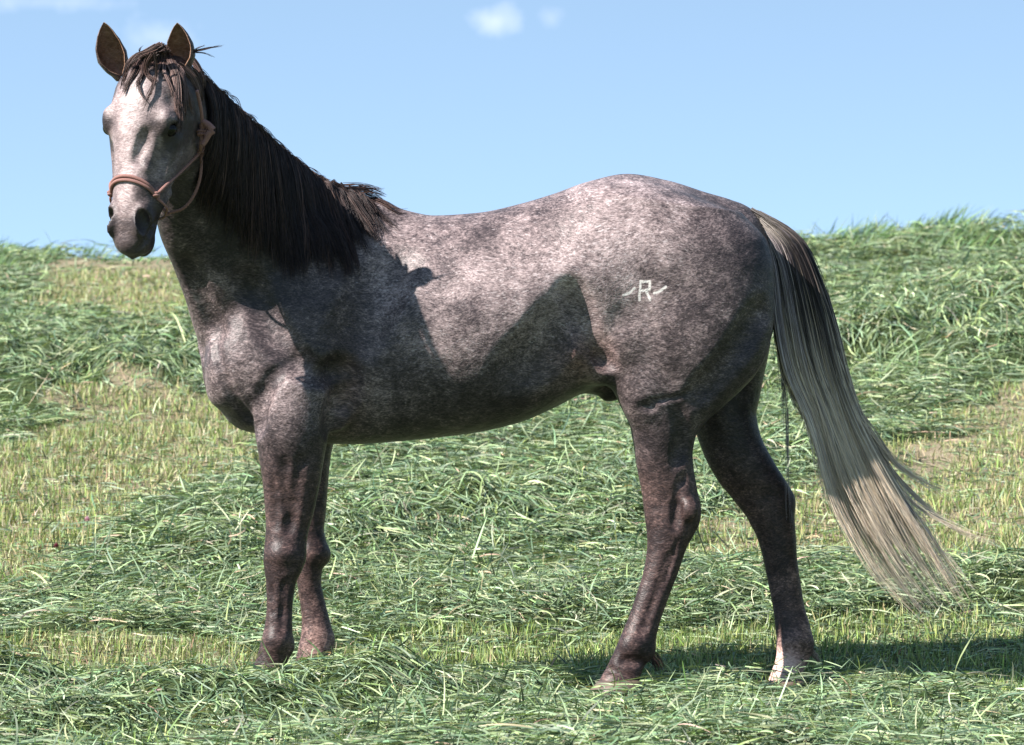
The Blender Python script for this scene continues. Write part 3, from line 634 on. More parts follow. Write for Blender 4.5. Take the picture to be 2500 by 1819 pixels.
def coat_material():
    t = NT('roan_coat'); tc = t.node('ShaderNodeTexCoord').outputs['Object']
    tone = t.attr('tone').outputs['Fac']; skin = t.attr('skin').outputs['Fac']; warm = t.attr('warm').outputs['Fac']
    wq = t.node('ShaderNodeTexNoise'); wq.inputs['Scale'].default_value = 5; t.put(tc, wq.inputs['Vector'])
    wv = t.node('ShaderNodeVectorMath', operation='MULTIPLY_ADD'); t.put(wq.outputs['Color'], wv.inputs[0]); wv.inputs[1].default_value = (.075, .075, .075); t.put(tc, wv.inputs[2])
    flow = t.mapping(wv.outputs[0], (0, math.radians(48), 0), (1, 1, 1.8))
    fl1 = t.noise(flow, 44, 3, .55); fl2 = t.noise(t.mapping(wv.outputs[0], (0, math.radians(52), .3), (1, 1, 2.2)), 118, 2.5, .62)
    hd = t.math('SUBTRACT', 1.0, t.math('MULTIPLY', t.attr('head').outputs['Fac'], .42)); pat = t.noise(tc, 9, 4, .55); sp = t.noise(tc, 17, 2, .5)
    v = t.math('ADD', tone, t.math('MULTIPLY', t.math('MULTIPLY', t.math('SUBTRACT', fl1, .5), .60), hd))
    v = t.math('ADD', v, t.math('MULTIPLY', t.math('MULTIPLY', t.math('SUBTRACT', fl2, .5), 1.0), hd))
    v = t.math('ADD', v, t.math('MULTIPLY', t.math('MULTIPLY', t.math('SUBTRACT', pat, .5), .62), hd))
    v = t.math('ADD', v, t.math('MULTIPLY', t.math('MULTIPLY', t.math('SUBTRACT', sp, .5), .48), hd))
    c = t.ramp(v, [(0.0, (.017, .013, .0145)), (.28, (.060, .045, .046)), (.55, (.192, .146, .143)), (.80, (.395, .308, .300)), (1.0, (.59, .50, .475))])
    fl3 = t.noise(t.mapping(wv.outputs[0], (0, math.radians(66), .2), (1, 1, 2.6)), 70, 3, .6)
    lm = t.math('MULTIPLY', t.math('SUBTRACT', fl3, t.math('SUBTRACT', .70, t.math('MULTIPLY', t.math('ADD', tone, t.math('MULTIPLY', t.math('SUBTRACT', pat, .5), .9)), .27))), 7.0, True)
    c = t.mix(t.math('MULTIPLY', lm, t.math('MULTIPLY', t.math('MULTIPLY', t.math('ADD', tone, .12), hd), .85, True)), c, (.54, .465, .46, 1))
    fl4 = t.noise(t.mapping(wv.outputs[0], (0, math.radians(58), .7), (1, 1, 2.4)), 62, 3, .6)
    dm = t.math('MULTIPLY', t.math('SUBTRACT', fl4, .55), 6.5, True)
    c = t.mix(t.math('MULTIPLY', t.math('MULTIPLY', dm, .55), hd), c, t.mix(1.0, c, (.32, .27, .28, 1), 'MULTIPLY'))
    c = t.mix(t.math('MULTIPLY', warm, .7), c, t.mix(1.0, c, (1.25, .92, .74, 1), 'MULTIPLY'))
    # freeze brand on the hip: letter between two little bars, white hair
    sep = t.node('ShaderNodeSeparateXYZ'); wob = t.node('ShaderNodeTexNoise'); wob.inputs['Scale'].default_value = 90; t.put(tc, wob.inputs['Vector'])
    mixv = t.node('ShaderNodeVectorMath', operation='MULTIPLY_ADD'); t.put(wob.outputs['Color'], mixv.inputs[0]); mixv.inputs[1].default_value = (.006, 0, .006); t.put(tc, mixv.inputs[2])
    t.put(mixv.outputs[0], sep.inputs[0])
    def bp(cx, cy):
        p = W((1480 + cx / 11.34) * .9072, (650 + cy / 11.34) * .9072, -.28); return p[0] + .003, p[2] + .003
    segs = [((945, 430), (918, 930)), ((945, 425), (1195, 425)), ((1200, 430), (1195, 640)), ((1195, 650), (940, 680)), ((1090, 680), (1215, 925)), ((480, 800), (640, 740)), ((640, 740), (780, 615)), ((1320, 745), (1460, 705)), ((1460, 705), (1640, 575))]
    best = None
    for (a, b) in segs:
        ax, az = bp(*a); bx, bz = bp(*b); dx, dz = bx - ax, bz - az; L2 = dx*dx + dz*dz
        px = t.math('SUBTRACT', sep.outputs[0], ax); pz = t.math('SUBTRACT', sep.outputs[2], az)
        q = t.math('DIVIDE', t.math('ADD', t.math('MULTIPLY', px, dx), t.math('MULTIPLY', pz, dz)), L2, True)
        ex = t.math('SUBTRACT', px, t.math('MULTIPLY', q, dx)); ez = t.math('SUBTRACT', pz, t.math('MULTIPLY', q, dz))
        d = t.math('SQRT', t.math('ADD', t.math('MULTIPLY', ex, ex), t.math('MULTIPLY', ez, ez)))
        best = d if best is None else t.math('MINIMUM', best, d)
    near = t.math('LESS_THAN', sep.outputs[1], -.05)
    m = t.math('MULTIPLY', t.math('SUBTRACT', 1.0, t.math('DIVIDE', t.math('SUBTRACT', best, .0018), .0036), True), near, True)
    c = t.mix(t.math('MULTIPLY', t.math('MULTIPLY', m, .80), t.math('ADD', .70, fl2, True)), c, (.74, .69, .65, 1))
    c = t.mix(skin, c, (.022, .017, .018, 1))
    c = t.mix(t.attr('tan').outputs['Fac'], c, t.mix(fl1, (.10, .045, .022, 1), (.34, .18, .085, 1)))
    t.put(c, t.b.inputs['Base Color'])
    t.b.inputs['Roughness'].default_value = .46; t.b.inputs['Specular IOR Level'].default_value = .26
    t.b.inputs['Sheen Weight'].default_value = .02; t.b.inputs['Sheen Roughness'].default_value = .4
    bmp = t.node('ShaderNodeBump'); bmp.inputs['Strength'].default_value = .35; bmp.inputs['Distance'].default_value = .004
    bmp2 = t.node('ShaderNodeBump'); bmp2.inputs['Strength'].default_value = .35; bmp2.inputs['Distance'].default_value = .012
    t.put(t.noise(tc, 22, 3, .5), bmp2.inputs['Height']); t.put(t.math('ADD', fl1, fl2), bmp.inputs['Height']); t.put(bmp2.outputs[0], bmp.inputs['Normal']); t.put(bmp.outputs[0], t.b.inputs['Normal'])
    return t.m

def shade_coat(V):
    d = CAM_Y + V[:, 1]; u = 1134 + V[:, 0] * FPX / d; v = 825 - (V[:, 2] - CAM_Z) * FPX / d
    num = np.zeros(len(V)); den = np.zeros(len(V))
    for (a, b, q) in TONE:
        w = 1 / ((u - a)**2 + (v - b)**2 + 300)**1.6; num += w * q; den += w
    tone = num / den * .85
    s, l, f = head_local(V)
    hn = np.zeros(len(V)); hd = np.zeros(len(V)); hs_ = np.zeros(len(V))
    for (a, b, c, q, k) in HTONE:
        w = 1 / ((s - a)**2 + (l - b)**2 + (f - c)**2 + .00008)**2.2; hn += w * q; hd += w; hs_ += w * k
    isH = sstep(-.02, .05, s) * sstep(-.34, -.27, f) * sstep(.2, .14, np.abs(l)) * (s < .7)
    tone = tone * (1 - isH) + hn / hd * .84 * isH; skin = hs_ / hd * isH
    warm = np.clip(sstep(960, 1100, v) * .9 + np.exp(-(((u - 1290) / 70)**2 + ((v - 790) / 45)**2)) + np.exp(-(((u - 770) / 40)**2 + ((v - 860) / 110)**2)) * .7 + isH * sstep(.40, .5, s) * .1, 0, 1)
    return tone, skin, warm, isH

def ear_shell(base, tip, front, width, side):
    """cupped ear, outer skin and inner skin closed at the rim; returns verts, faces, inner factor, rim factor"""
    axis = tip - base; L = np.linalg.norm(axis); axis = axis / L
    fr = front - axis * (front @ axis); fr /= np.linalg.norm(fr); lat = np.cross(axis, fr)
    nt, na = 22, 17; V = []; inner = []; rim = []
    def ring(t, off):
        w = width * np.interp(t, [-.12, 0, .12, .35, .6, .8, .92, 1], [.50, .62, .82, 1.0, .86, .56, .30, .04])
        half = math.radians(np.interp(t, [0, .15, .5, 1], [172, 140, 112, 95])); pts = []
        bendv = lat * side * (.10 * L * t * t * max(t, 0) - .02 * L * math.sin(math.pi * t)) + fr * (.04 * L * math.sin(math.pi * min(1, max(t, 0))) - .02 * L * t)
        for a in np.linspace(-half, half, na):
            r = max(w - off, .0006); pts.append(base + axis * (t * L) + bendv + lat * r * math.sin(a) * 1.0 + fr * (-r * math.cos(a)) * .85)
        return pts
    ts = np.concatenate([[-.12], np.linspace(0, 1, nt - 1)])
    for lay, off in ((0, 0.0), (1, .0045)):
        for t in ts:
            V += ring(t, off * (1 - .6 * max(t, 0))); a = np.abs(np.linspace(-1, 1, na))
            inner += [lay] * na; rim += list(sstep(.72, 1.0, a))
    V = np.array(V); o = nt * na; Fc = []
    for i in range(nt - 1):
        for j in range(na - 1):
            a = i * na + j; Fc.append((a, a + 1, a + na + 1, a + na)); b = o + a; Fc.append((b, b + na, b + na + 1, b + 1))
        for j in (0, na - 1):
            a = i * na + j; q = (a, a + na, o + a + na, o + a); Fc.append(q if j == 0 else q[::-1])
    for j in range(na - 1):
        a = (nt - 1) * na + j; Fc.append((a, a + 1, o + a + 1, o + a))
    return V, np.array(Fc), np.array(inner, float), np.array(rim, float)

def hair_material(name, rough=.38, spec=.5):
    t = NT(name); c = t.attr('col').outputs['Color']; t.put(c, t.b.inputs['Base Color'])
    t.b.inputs['Roughness'].default_value = rough; t.b.inputs['Specular IOR Level'].default_value = spec
    return t.m

def strands(name, mat, C, R, color, parent):
    """C (N,P,3), R (N,P), color (N,P,3): three-sided tapering strands"""
    N, P, _ = C.shape; T = np.gradient(C, axis=1); T /= np.linalg.norm(T, axis=2, keepdims=True) + 1e-9
    ref = np.tile(np.array([.31, -.9, .3]), (N, 1))[:, None, :]
    n1 = np.cross(T, ref); n1 /= np.linalg.norm(n1, axis=2, keepdims=True) + 1e-9; n2 = np.cross(T, n1)
    a0 = rng.uniform(0, 6.28, N)[:, None, None]; V = []
    for k in range(3):
        a = a0 + k * 2 * math.pi / 3; V.append(C + (n1 * np.cos(a) + n2 * np.sin(a)) * R[:, :, None])
    V = np.stack(V, 2).reshape(-1, 3); base = (np.arange(N) * P * 3)[:, None, None] + (np.arange(P - 1) * 3)[None, :, None]
    k = np.arange(3)[None, None]; k2 = (k + 1) % 3
    F = np.stack([base + k, base + k2, base + 3 + k2, base + 3 + k], -1).reshape(-1, 4)
    return mesh_obj(name, V, F, mat, parent, attrs={'col': np.repeat(color[:, :, None], 3, 2).reshape(-1, 3)})

def tube(path, r, nseg=10, twist=0.0, rel=0.0):
    """closed tube along path (P,3) with radius r or (P,)"""
    P = np.asarray(path, float); n = len(P); r = np.broadcast_to(np.asarray(r, float), (n,))
    T = np.gradient(P, axis=0); T /= np.linalg.norm(T, axis=1, keepdims=True) + 1e-9
    nrm = np.cross(T[0], [.3, .2, .93]); nrm /= np.linalg.norm(nrm); V = []
    for i in range(n):
        nrm = nrm - T[i] * (nrm @ T[i]); nrm /= np.linalg.norm(nrm); b = np.cross(T[i], nrm)
        for k in range(nseg):
            a = 2 * math.pi * k / nseg; rr = r[i] * (1 + rel * math.sin(2 * (a - twist * i)))
            V.append(P[i] + (nrm * math.cos(a) + b * math.sin(a)) * rr)
    V = np.array(V); i = (np.arange(n - 1) * nseg)[:, None]; k = np.arange(nseg)[None]; k2 = (k + 1) % nseg
    F = np.stack([i + k, i + k2, i + nseg + k2, i + nseg + k], -1).reshape(-1, 4)
    c = len(V); V = np.concatenate([V, P[[0, -1]]])
    T3 = [(c, (q + 1) % nseg, q) for q in range(nseg)] + [(c + 1, (n - 1) * nseg + q, (n - 1) * nseg + (q + 1) % nseg) for q in range(nseg)]
    return V, [F, np.array(T3)]

def join_tubes(lst):
    V = []; Q = []; T = []; o = 0
    for (v, (q, t)) in lst: V.append(v); Q.append(q + o); T.append(t + o); o += len(v)
    return np.concatenate(V), [np.concatenate(Q), np.concatenate(T)]

def build_horse():
    root = bpy.data.objects.new('horse', None); COL.objects.link(root)
    tag(root, 'dark grey roan horse with white blaze standing side on in the cut grass', 'horse')
    F, crest, throat = build_horse_field(); V, Q = surface_nets(F); del F
    nb = len(V)
    bvh = BVHTree.FromPolygons([tuple(v) for v in V], [tuple(q) for q in Q])
    def hit(u, v, off=0.0):
        d = Vector(((u - 1134) / FPX, 1, (825 - v) / FPX)).normalized(); r = bvh.ray_cast(Vector((0, -CAM_Y, CAM_Z)), d)
        return None if r[0] is None else np.array(r[0]) - np.array(d) * off
    tone, skin, warm, headf = shade_coat(V)
    # ears belong to the body mesh
    ears = []; tan = np.zeros(len(V)); 
    for (bu, bv, tu, tv, l, sd, wd) in ((266, 160, 219, 55, -.085, 1, .046), (398, 152, 402, 53, .085, -1, .045)):
        yb = head_world(.0, l, -.12)[1] - YAW * (bu - 1134) / 720; b = W(bu, bv, yb + .015); tp = W(tu, tv, yb - .045)
        ears.append(ear_shell(b, tp, np.array([-.12 + .1 * sd, -1, .1]), wd, sd))
    for (v, f, inn, rim) in ears:
        o = len(V); V = np.concatenate([V, v]); Q = np.concatenate([Q, f + o])
        tone = np.concatenate([tone, .24 + .34 * rim * inn + .14 * inn]); skin = np.concatenate([skin, inn * (1 - rim) * .35]); warm = np.concatenate([warm, .3 + 0 * rim]); tan = np.concatenate([tan, np.clip(inn * (.38 + .55 * rim), 0, 1)])
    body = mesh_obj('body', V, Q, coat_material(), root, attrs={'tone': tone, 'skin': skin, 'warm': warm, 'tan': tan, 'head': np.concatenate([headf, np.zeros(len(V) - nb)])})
    # eyes
    t = NT('eye_gloss'); t.b.inputs['Base Color'].default_value = (.003, .002, .002, 1); t.b.inputs['Roughness'].default_value = .16; t.b.inputs['Specular IOR Level'].default_value = .22
    for sg in (-1, 1):
        c = head_world(.213, sg * .101, -.054); n1, n2 = 20, 12
        th = np.linspace(0, 2 * math.pi, n1, endpoint=False); ph = np.linspace(.05, math.pi - .05, n2)
        vv = np.array([c + .0215 * np.array([math.sin(p) * math.cos(a), math.sin(p) * math.sin(a), math.cos(p)]) for p in ph for a in th])
        i = (np.arange(n2 - 1) * n1)[:, None]; k = np.arange(n1)[None]; k2 = (k + 1) % n1
        mesh_obj('eye', vv, np.stack([i + k, i + n1 + k, i + n1 + k2, i + k2], -1).reshape(-1, 4), t.m, root)
    # hooves
    th_ = NT('hoof_horn'); tc = th_.node('ShaderNodeTexCoord').outputs['Object']
    th_.put(th_.mix(th_.noise(th_.mapping(tc, (0, 0, 0), (1, 1, 4)), 30, 3), (.05, .035, .028, 1), (.17, .12, .09, 1)), th_.b.inputs['Base Color']); th_.b.inputs['Roughness'].default_value = .55
    for (ut, ub, v0, y) in ((550, 632, 1497, -.14), (645, 728, 1487, .14), (1321, 1417, 1512, -.155), (1699, 1772, 1507, .155)):
        a, b = W(ut, v0, y), W(ub, v0, y); cx = (a[0] + b[0]) / 2; rx = (b[0] - a[0]) / 2 * 1.04; zt = a[2] + .006; n = 20; vv = []
        for (q, (tz, sc, dx)) in enumerate(((zt, .97, .004), (zt * .55, 1.13, -.006), (.001, 1.27, -.014))):
            for k in range(n):
                an = 2 * math.pi * k / n; vv.append((cx + dx + rx * sc * math.cos(an), y + rx * sc * .98 * math.sin(an), tz))
        i = (np.arange(2) * n)[:, None]; k = np.arange(n)[None]; k2 = (k + 1) % n
        o = mesh_obj('hoof', np.array(vv), [np.stack([i + k, i + n + k, i + n + k2, i + k2], -1).reshape(-1, 4), np.arange(n)[None], np.arange(2 * n, 3 * n)[::-1][None]], th_.m, root)
        for pl in o.data.polygons:
            if len(pl.vertices) > 4: pl.use_smooth = False
    return root, bvh, hit, crest

# ------------------------------------------------------------------ mane, forelock, tail
def clump_strands(G, n, spread, tip, rad, cols, tipcols=None, frizz=.0, jit=.06):
    """n strands round guide G (P,3); spread and tip give the clump's half width along it"""
    P = len(G); t = np.linspace(0, 1, P)
    T = np.gradient(G, axis=0); T /= np.linalg.norm(T, axis=1, keepdims=True) + 1e-9
    a = np.cross(T, [.2, -.9, .35]); a /= np.linalg.norm(a, axis=1, keepdims=True) + 1e-9; b = np.cross(T, a)
    r = np.sqrt(rng.random(n)); th = rng.uniform(0, 2 * math.pi, n)
    wid = spread + (tip - spread) * t ** 1.3
    C = G[None] + (a[None] * (r * np.cos(th))[:, None, None] + b[None] * (r * np.sin(th) * .5)[:, None, None]) * wid[None, :, None]
    for _ in range(2):
        ph = rng.uniform(0, 6.28, n)[:, None]; fq = rng.uniform(2, 7, n)[:, None]; am = (rng.normal(0, 1, n) * frizz)[:, None]
        C = C + a[None] * (np.sin(ph + fq * t[None]) * am * t[None])[..., None]
    cut = rng.uniform(.72, 1, n); idx = t[None] * cut[:, None] * (P - 1); i0 = np.minimum(idx.astype(int), P - 2); fr = (idx - i0)[..., None]
    k = np.arange(n)[:, None]; C = C[k, i0] * (1 - fr) + C[k, i0 + 1] * fr
    R = rad * rng.uniform(.7, 1.25, n)[:, None] * np.interp(t, [0, .1, .6, 1], [.8, 1, .9, .28])[None]
    base = np.asarray(cols)[rng.integers(0, len(cols), n)] * rng.uniform(1 - jit * 4, 1 + jit * 4, (n, 1))
    c = np.repeat(base[:, None], P, 1)
    if tipcols is not None:
        tc = np.asarray(tipcols)[rng.integers(0, len(tipcols), n)]; m = sstep(.25, .72, t[None] * cut[:, None] + rng.normal(0, .08, (n, 1)))[..., None]
        c = c * (1 - m) + tc[:, None] * m
    return C, R, c
def pack(name, mat, items, parent):
    return strands(name, mat, np.concatenate([q[0] for q in items]), np.concatenate([q[1] for q in items]), np.concatenate([q[2] for q in items]), parent)

DK = [(.016, .011, .012), (.023, .015, .015), (.032, .020, .018), (.013, .010, .012)]
BR = [(.06, .033, .028), (.105, .062, .052), (.034, .021, .020), (.075, .047, .043)]
DUST = [(.14, .09, .085), (.17, .11, .095), (.10, .065, .06)]

def build_mane(root, bvh, crest):
    mat = hair_material('mane_hair', .5, .22); items = []; P = 15
    NC = 330; n = len(crest)
    for q in range(NC):
        r = (q + rng.random()) / NC * .80 + .05                     # 0 at the withers, 1 at the poll
        i = r * (n - 1); i0 = int(i); p0 = crest[i0] + (crest[min(i0 + 1, n - 1)] - crest[i0]) * (i - i0)
        L = np.interp(r, [0, .08, .2, .5, .8, 1], [.12, .20, .36, .43, .40, .34]) * rng.uniform(.75 if r > .2 else .35, 1.1)
        lay = rng.random(); off = .004 + .022 * lay
        loc = bvh.find_nearest(Vector(p0 + np.array([0.0, -.015 - .012 * lay, .03]))); p = np.array(loc[0]) + np.array(loc[1]) * .004
        drift = np.array([rng.normal(.10, .10) + .25 * max(0, .2 - r) / .2 * rng.normal(.8, 1.2), 0, 0]); pts = [p.copy()]
        for k in range(P - 1):
            g = np.array([0, -.25 if k < 3 else -.02, -1.0]) + drift
            lo = bvh.find_nearest(Vector(p)); nn = np.array(lo[1]); d = g - nn * (g @ nn); d /= np.linalg.norm(d) + 1e-9
            p = p + d * L / (P - 1); lo = bvh.find_nearest(Vector(p)); nn = np.array(lo[1]); s_ = np.array(lo[0]); e = (p - s_) @ nn
            want = off * min(1, (k + 1.5) / 4); p = p + nn * (want - e) * (.9 if e < want else .35); pts.append(p.copy())
        items.append(clump_strands(np.array(pts), 24, .010, .006 if r > .2 else .0025, .00105, DK + BR[2:3] * (1 if rng.random() < .5 else 0) + (BR if rng.random() < .34 else []), None, .0055))
    # short tufts lifted off the crest by the breeze
    for q in range(420):
        r = rng.uniform(.02, .97); i0 = int(r * (n - 1)); p = crest[i0] + np.array([rng.normal(0, .012), rng.normal(-.005, .012), -.004])
        L = rng.uniform(.035, .085) * (1.5 if rng.random() < .14 else 1); t = np.linspace(0, 1, 8)[:, None]
        tang = crest[max(i0 - 3, 0)] - crest[min(i0 + 3, n - 1)]; tang /= np.linalg.norm(tang)
        G_ = p + tang * L * t + np.array([0, -.3, .75]) * L * (t - .75 * t * t) * rng.uniform(.3, .9) + np.array([0, -.5, -.4]) * L * t * t * rng.uniform(.2, 1.1)
        items.append(clump_strands(G_, 7, .006, .004, .0008, DK + BR + BR[1:2], None, .003))
    # loose locks over the withers
    for (path, m) in (([(770, 415), (800, 440), (815, 480), (818, 525)], 30), ([(800, 425), (835, 440), (870, 462), (905, 478)], 16), ([(750, 408), (776, 440), (798, 470), (806, 500)], 34),
                      ([(790, 420), (812, 450), (832, 500), (845, 540)], 12), ([(735, 400), (765, 440), (785, 480), (800, 515)], 30), ([(780, 418), (815, 420), (840, 428), (858, 436)], 26), ([(760, 412), (800, 412), (835, 418), (850, 424)], 22), ([(820, 436), (850, 448), (880, 466), (915, 470)], 10)):
        G_ = [h for h in (hit(u, v, .012) if hit(u, v) is not None else W(u, v, -.03) for (u, v) in path)]
        items.append(clump_strands(catmull(np.array(G_), P), m, .012, .006, .001, DK + BR, None, .004))
    by = {}
    for it in items: by.setdefault(it[0].shape[1], []).append(it)
    big = by[P]
    for it in by.get(8, []):                                          # resample the short ones so all share a length
        C = np.stack([catmull(c, P) for c in it[0]]); R = np.stack([np.interp(np.linspace(0, 1, P), np.linspace(0, 1, 8), r) for r in it[1]])
        big.append((C, R, np.repeat(it[2][:, :1], P, 1)))
    pack('mane', mat, big, root)
    # forelock
    def fp(cx, cy): return (220 + cx / 5.5) * .9072, (100 + cy / 5.5) * .9072
    locks = [([(800, 150), (620, 215), (520, 330), (470, 480), (415, 660)], 22, .009), ([(800, 190), (660, 290), (600, 420), (510, 560), (445, 740)], 26, .012), ([(820, 190), (720, 320), (700, 450), (630, 580), (640, 700)], 20, .011),
             ([(830, 170), (760, 320), (770, 450), (850, 520), (930, 560)], 22, .011), ([(860, 160), (900, 350), (880, 500), (800, 700), (700, 900)], 7, .004), ([(960, 130), (950, 300), (880, 480), (840, 650), (700, 970)], 7, .004), ([(900, 300), (880, 520), (820, 700), (790, 820)], 5, .003), ([(640, 520), (680, 680), (740, 800), (760, 860)], 5, .003),
             ([(1000, 170), (1080, 300), (1150, 450), (1180, 650), (1180, 850), (1205, 1050), (1180, 1260)], 44, .014), ([(1020, 200), (1000, 400), (1080, 600), (1130, 830)], 14, .007), ([(1060, 260), (1120, 420), (1150, 640), (1165, 960)], 26, .011), ([(1100, 280), (1200, 450), (1260, 600), (1330, 800), (1390, 1010)], 26, .011), ([(1130, 320), (1230, 420), (1265, 650), (1280, 850), (1290, 1100)], 22, .009),
             ([(1180, 330), (1330, 420), (1420, 560), (1480, 720)], 22, .012), ([(1250, 360), (1370, 480), (1440, 640), (1500, 900)], 30, .014), ([(1350, 200), (1480, 380), (1560, 560), (1600, 700), (1605, 830)], 12, .006), ([(1300, 340), (1420, 480), (1480, 640), (1520, 800)], 30, .014), ([(1340, 240), (1420, 340), (1500, 480), (1520, 640)], 22, .012),
             ([(960, 70), (830, 130), (740, 220), (760, 340)], 30, .016), ([(1000, 70), (930, 160), (890, 260), (870, 380)], 30, .016), ([(1040, 80), (1000, 170), (980, 260), (1010, 360)], 30, .016), ([(900, 90), (780, 150), (640, 200), (560, 260)], 26, .014), ([(900, 130), (800, 220), (760, 300), (700, 380)], 26, .016), ([(980, 120), (900, 250), (830, 330), (760, 400)], 26, .016), ([(1040, 120), (1040, 260), (1080, 360), (1120, 460)], 26, .016)]
    its = []
    for (path, m, wd) in locks:
        g = []
        for k, (cx, cy) in enumerate(path):
            h_ = hit(*fp(cx, cy), .010 + .006 * rng.random()); g.append(h_)
        z = [q for q in g if q is not None]; loose = np.mean([q[0] for q in path]) > 1380; yy = (max if loose else np.mean)([q[1] for q in z]) if z else HEAD_Y - .15
        g = [q if q is not None else W(*fp(*path[k]), yy - .01 - YAW * (fp(*path[k])[0] - 1134) / 720) for k, q in enumerate(g)]
        g = np.array(g)
        if not loose: g[1:-1, 1] = np.minimum(g[1:-1, 1], (g[:-2, 1] + g[2:, 1]) / 2 + .004)
        its.append(clump_strands(catmull(g, 16), int(m * 1.7), wd * 1.1, wd * .35, .0012, DK[2:] + BR + (DUST * 2 if path[-1][0] > 1120 else BR[:2]), None, .004))
    for (path, m, wd) in [([(690, 200), (660, 130), (695, 45)], 4, .0025), ([(1330, 160), (1500, 122), (1800, 55)], 9, .005), ([(1340, 160), (1450, 95), (1570, 48)], 4, .003), ([(1360, 160), (1540, 165), (1690, 235)], 4, .003), ([(1500, 470), (1560, 470), (1600, 490)], 5, .003)]:
        g = np.array([W(*fp(*q), HEAD_Y + .02) for q in path]); its.append(clump_strands(catmull(g, 16), m, wd, .001, .0010, DK + BR[2:3], None, .002))
    pack('forelock', mat, its, root)

def build_tail(root):
    mat = hair_material('tail_hair', .5, .25)
    Lc = [(1640, 474), (1690, 530), (1708, 620), (1718, 720), (1742, 830), (1786, 920), (1812, 1000), (1838, 1100), (1882, 1190), (1938, 1280), (2005, 1350), (2060, 1402)]
    Rc = [(1662, 462), (1768, 526), (1814, 620), (1844, 720), (1866, 820), (1893, 905), (1932, 988), (1990, 1090), (2050, 1190), (2105, 1280), (2145, 1345), (2170, 1385)]
    P = 26; LW = catmull(np.array(Lc, float), P); RW = catmull(np.array(Rc, float), P); t = np.linspace(0, 1, P); its = []
    GREY = [(.20, .168, .185), (.30, .258, .27), (.115, .096, .108), (.41, .36, .355)]; DARK = [(.018, .015, .016), (.03, .025, .026), (.045, .036, .034), (.012, .010, .012)]
    BLOND = [(.70, .58, .44), (.78, .68, .55), (.60, .47, .34), (.42, .35, .30)]
    NC = 170
    for q in range(NC):
        m0 = rng.random(); m1 = np.clip(m0 + rng.normal(0, .13), 0, 1); m = m0 + (m1 - m0) * t
        uv = LW * (1 - m)[:, None] + RW * m[:, None]
        d0 = rng.uniform(-1, 1); y = -.012 + d0 * np.interp(t, [0, .1, .4, 1], [.012, .05, .07, .11])
        end = 1 - .52 * rng.random(); k = np.interp(np.linspace(rng.uniform(0, .05), end, P), t, np.arange(P)); ki = np.minimum(k.astype(int), P - 2); fr = (k - ki)[:, None]
        uv = uv[ki] * (1 - fr) + uv[ki + 1] * fr; y = np.interp(k, np.arange(P), y)
        g = np.array([W(a, b, yy) for (a, b), yy in zip(uv, y)])
        light = (m0 < .36) * .42 + (d0 < -.3) * .10
        q_ = rng.random(); cols = GREY if q_ < light + .10 else DARK + GREY[2:3] if q_ < .75 else DARK + [(.08, .062, .058), (.14, .112, .105)]
        C, R, c = clump_strands(g, 26, .008 + .006 * rng.random(), .004 + .012 * rng.random() ** 2, .00115, cols, BLOND, .007 + .008 * rng.random())
        tt = np.linspace(0, end, P); pale = np.clip(1 - tt / .11, 0, 1)[None, :, None] * (1 if m0 < .75 else .35)
        c = c * (1 - pale * .8) + np.array([.46, .40, .345]) * pale * .8
        its.append((C, R, c))
    wisps = [([(1866, 820), (1893, 905), (1945, 985), (2015, 1050), (2080, 1082), (2125, 1092)], 34, .008), ([(1890, 905), (1935, 985), (2000, 1070), (2080, 1145), (2150, 1185), (2235, 1204)], 34, .008), ([(1900, 930), (1950, 1030), (2030, 1120), (2120, 1170), (2190, 1196)], 20, .007), ([(1880, 880), (1940, 960), (1990, 1030), (2060, 1075), (2110, 1120)], 16, .006),
             ([(1705, 640), (1722, 760), (1740, 880), (1744, 1000), (1746, 1100), (1750, 1190)], 12, .004), ([(1700, 600), (1716, 720), (1733, 820), (1738, 900), (1742, 960)], 26, .006), ([(1712, 680), (1734, 800), (1756, 880), (1786, 930), (1812, 965)], 22, .006), ([(1800, 880), (1850, 910), (1895, 930), (1940, 990)], 12, .005), ([(1780, 905), (1830, 905), (1880, 900)], 4, .002),
             ([(1990, 1090), (2060, 1180), (2120, 1260), (2165, 1310)], 10, .006)]
    for (path, m, wd) in wisps:
        yy = rng.uniform(-.06, .03); g = catmull(np.array([W(u, v, yy - .0) for (u, v) in path]), P)
        its.append(clump_strands(g, m, wd, wd * 1.3, .0010, GREY + BLOND[2:], BLOND[:3] if path[0][0] > 1800 else GREY, .006))
    for q in range(46):                                                # flyaway hair along the trailing edge
        s0 = rng.uniform(.35, .72); k = np.linspace(s0, min(rng.uniform(.78, 1.0), s0 + rng.uniform(.15, .35)), P) * (P - 1); i0 = np.minimum(k.astype(int), P - 2); fr = (k - i0)[:, None]
        uv = RW[i0] * (1 - fr) + RW[i0 + 1] * fr; tt = np.linspace(0, 1, P)
        m = rng.uniform(.05, .45); uv = uv * (1 - m) + (LW[i0] * (1 - fr) + LW[i0 + 1] * fr) * m
        uv = uv + np.stack([rng.uniform(-5, 75) * tt ** 1.7, rng.uniform(-60, 20) * tt ** 1.8], -1)
        g = np.array([W(a, b, rng.uniform(-.07, .07) * 0 + (-.05 + .1 * m)) for a, b in uv]); its.append(clump_strands(g, int(rng.integers(3, 9)), .006, .004 + .006 * rng.random(), .00085, GREY + BLOND, BLOND, .008))
    pack('tail', mat, its, root)

